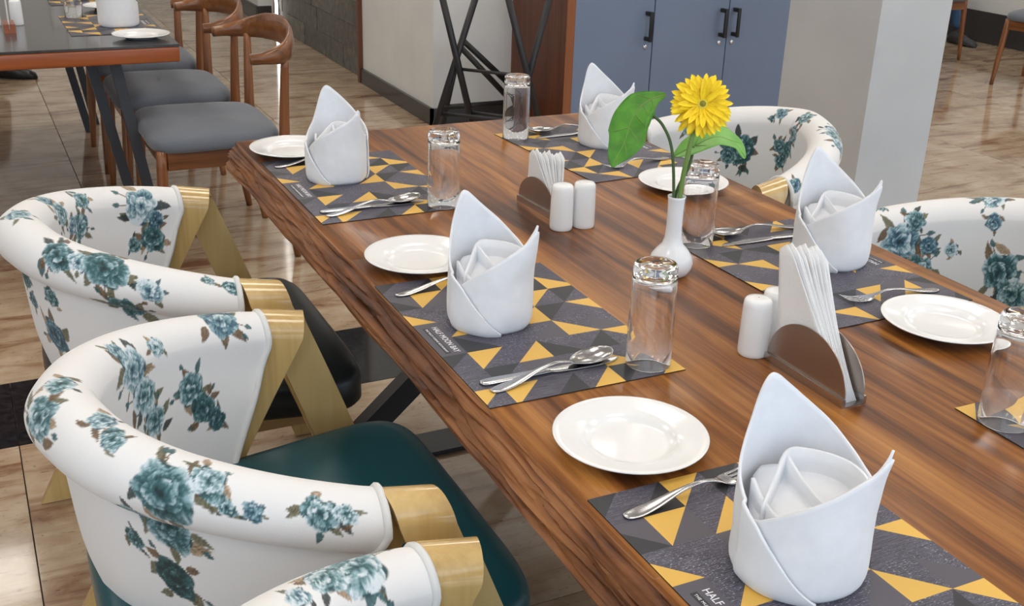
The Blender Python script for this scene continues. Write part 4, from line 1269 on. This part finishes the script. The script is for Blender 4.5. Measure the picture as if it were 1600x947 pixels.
def side_chair(x, y, rz, label, group='wooden chairs with grey cushions', cat='chair'):
    t = thing('side_chair', (x, y, 0), rz, label, cat, group)
    for m in SC['leg']: link('leg', m, t)
    for m in SC['rail']: link('seat_rail', m, t)
    link('cushion', SC['seat'], t); link('back_rail', SC['bow'], t)
    return t
side_chair(.20, 2.37, PI, 'wooden chair with grey cushion nearest the live-edge table corner')
side_chair(.18, 3.02, PI, 'wooden chair with grey cushion second along the dark side table')
side_chair(.18, 3.68, PI, 'wooden chair with grey cushion third along the dark side table')
side_chair(5.885, 3.50, 1.88, 'wooden chair standing alone on the marble beyond the pillar')
side_chair(5.86, 4.65, 0, 'wooden chair half hidden behind the pillar beside the blue-jeaned legs')

# ------------------------------------------------------------------ dark side table
t2 = thing('dining_table', (-.5, 3.4, 0), .0, 'dark-topped dining table with reddish wooden edge and black steel legs', 'table')
def T2(x, y): return (x + .5, y - 3.4)
a = T2(-1.02, 2.31); b = T2(.116, 4.5)
obj('tabletop', box(a[0], b[0], a[1], b[1], .742, .75), 'dark_top', t2, False)
obj('edge_band', rbox(a[0], b[0], a[1], b[1], .690, .7415, .006, 3), 'red_wood', t2, True, auto=40)
for y in (2.42, 4.38):
    for sx, xt, xf in ((1, -.086, .018), (-1, -.82, -.924)):
        for k, (dx, dy) in enumerate(((0, 0), (-.068, .16))):
            p = T2(xt + dx * sx, y + dy * (1 if y < 3 else -1)); q = T2(xf + dx * .7 * sx, y + dy * (1 if y < 3 else -1))
            obj('leg', bar((q[0], q[1], .001), (p[0], p[1], .676), .036, .03), 'grey_metal', t2, False)
    p = T2(-1.0, y); obj('leg_rail', box(p[0], p[0] + 1.05, p[1] - .02, p[1] + .02, .6765, .6895), 'grey_metal', t2, False)
# what lies on it
def back_mat(cx, cy, rz, label):
    t = placemat(cx, cy, rz, label); t['group'] = 'placemats on the dark table'
back_mat(-.05, 2.78, PI, 'yellow and grey placemat on the dark table under the leaning napkin')
back_mat(-.05, 3.52, PI, 'yellow and grey placemat on the dark table, second along')
p = link('side_plate', PLATE_ME, None, (.015, 2.46, TZ + .0005)); tag(p, 'white side plate at the corner of the dark side table', 'plate', 'plates on the dark table')
p = link('side_plate', PLATE_ME, None, (.0, 3.16, TZ + .0005)); tag(p, 'white side plate behind the napkin on the dark side table', 'plate', 'plates on the dark table')
make_napkin(.068, .18, 31., 'white cloth napkin standing on the dark side table behind its corner plate', (-.02, 2.74, MZ + .0005), 2.4)
make_napkin(.068, .18, 37., 'white cloth napkin farther along the dark side table', (-.02, 3.45, MZ + .0005), 2.4)
for (x, y, lb) in ((-.15, 2.97, 'upturned clear tumbler on the dark table beside the standing napkin'), (-.15, 3.70, 'upturned clear tumbler farther along the dark table')):
    g = link('tumbler', GLASS_ME, None, (x, y, MZ)); tag(g, lb, 'glass', 'tumblers on the dark table')
shaker(-.43, 2.85, 3, 'white shaker on the dark table left of the wooden block'); shaker(-.355, 2.85, 2, 'white shaker on the dark table right of the wooden block')
nb = thing('wooden_menu_block', (-.39, 2.72, TZ), 0, 'small slotted wooden block between shakers on the dark table', 'menu block')
obj('block', merge(box(-.019, -.002, -.05, .05, 0, .03), box(.002, .019, -.05, .05, 0, .03), box(-.002, .002, -.05, .05, 0, .012)), 'red_wood', nb, False)
obj('slot_card', box(-.001, .001, -.045, .045, .0122, .14), 'paper', nb, False)

# ------------------------------------------------------------------ seated people, mostly out of frame
def person(loc, rz, legmat, shoemat, label, foot=(.0, .0)):
    t = thing('person', loc, rz, label, 'person', None)
    # skeleton faces +x, seated
    J = {'pel': (0, 0, .50), 'sp': (-.03, 0, .72), 'ch': (-.02, 0, .95), 'nk': (0, 0, 1.08), 'hd': (.02, 0, 1.20), 'ht': (.02, 0, 1.30)}
    V, E, Rr = [], [], []
    def add(p, r, par=None):
        V.append(p); Rr.append(r)
        if par is not None: E.append((par, len(V) - 1))
        return len(V) - 1
    pel = add(J['pel'], .14); s1 = add(J['sp'], .13, pel); s2 = add(J['ch'], .15, s1); nk = add(J['nk'], .055, s2); hd = add(J['hd'], .085, nk); add(J['ht'], .075, hd)
    for s in (-1, 1):
        hp = add((.06, s * .09, .49), .085, pel); kn = add((.44, s * .11, .50), .065, hp); an = add((.42 + .08 * s, s * .11, .11), .048, kn)
        sh = add((-.02, s * .17, 1.0), .06, s2); el = add((.08, s * .24, .76), .042, sh); wr = add((.30, s * .15, .80), .032, el); add((.38, s * .12, .80), .035, wr)
    me = bpy.data.meshes.new('body'); me.from_pydata(V, E, []); me.update()
    o = link('body', me, t)
    o.modifiers.new('skin', 'SKIN'); o.modifiers.new('sub', 'SUBSURF').levels = 2; o.modifiers['sub'].render_levels = 2
    for k, v in enumerate(me.skin_vertices[0].data): v.radius = (Rr[k], Rr[k]); v.use_root = (k == 0)
    m = bpy.data.materials.new('person_cloth_' + legmat); m.use_nodes = True; nt = NT(m)
    g = nt.n('ShaderNodeTexCoord'); sx = nt.n('ShaderNodeSeparateXYZ'); nt.l(g.outputs['Object'], sx.inputs[0])
    lc = M[legmat].node_tree.nodes['Principled BSDF'].inputs['Base Color'].default_value[:3]
    z = nt.math('DIVIDE', sx.outputs['Z'], 1.4)
    nt.color(nt.ramp(z, [(.0, lc), (.44, (.5, .52, .55)), (.775, (.45, .26, .18))], 'CONSTANT')); nt.b.inputs['Roughness'].default_value = .8
    me.materials.append(m)
    hair = lathe([(0, .115), (.05, .105), (.085, .07), (.098, .02), (.094, -.03), (.08, -.03), (0, .0)], 20)
    obj('hair', ([(a + .0, b, c + 1.235) for a, b, c in hair[0]], hair[1]), 'hair', t)
    for s in (-1, 1):
        ax, ay = .42 + .08 * s, s * .11
        pts = [(-.06, .030, .028), (-.045, .038, .042), (0, .042, .055), (.06, .045, .045), (.12, .048, .032), (.17, .044, .027), (.205, .028, .018), (.215, .008, .008)]
        Vv, Ff = [], []
        for (x, w, h) in pts:
            for k in range(14):
                q = 2 * PI * k / 14; zz = math.sin(q); Vv.append((ax + x, ay + w * math.cos(q), .001 + max(0, h + h * zz)))
        for i in range(len(pts) - 1):
            for k in range(14):
                l = (k + 1) % 14; Ff.append((i * 14 + k, i * 14 + l, (i + 1) * 14 + l, (i + 1) * 14 + k))
        Ff.append(tuple(range(13, -1, -1))); Ff.append(tuple((len(pts) - 1) * 14 + k for k in range(14)))
        # ankle shaft
        obj('shoe', (Vv, Ff), shoemat, t)
    return t
person((-.87, 5.75, 0), -.35, 'trouser', 'shoe', 'person in dark trousers and black shoes seated beyond the dark table')
person((6.5, 5.45, 0), -PI / 2, 'jeans', 'shoe_grey', 'person in blue jeans and grey shoes seated beyond the pillar')
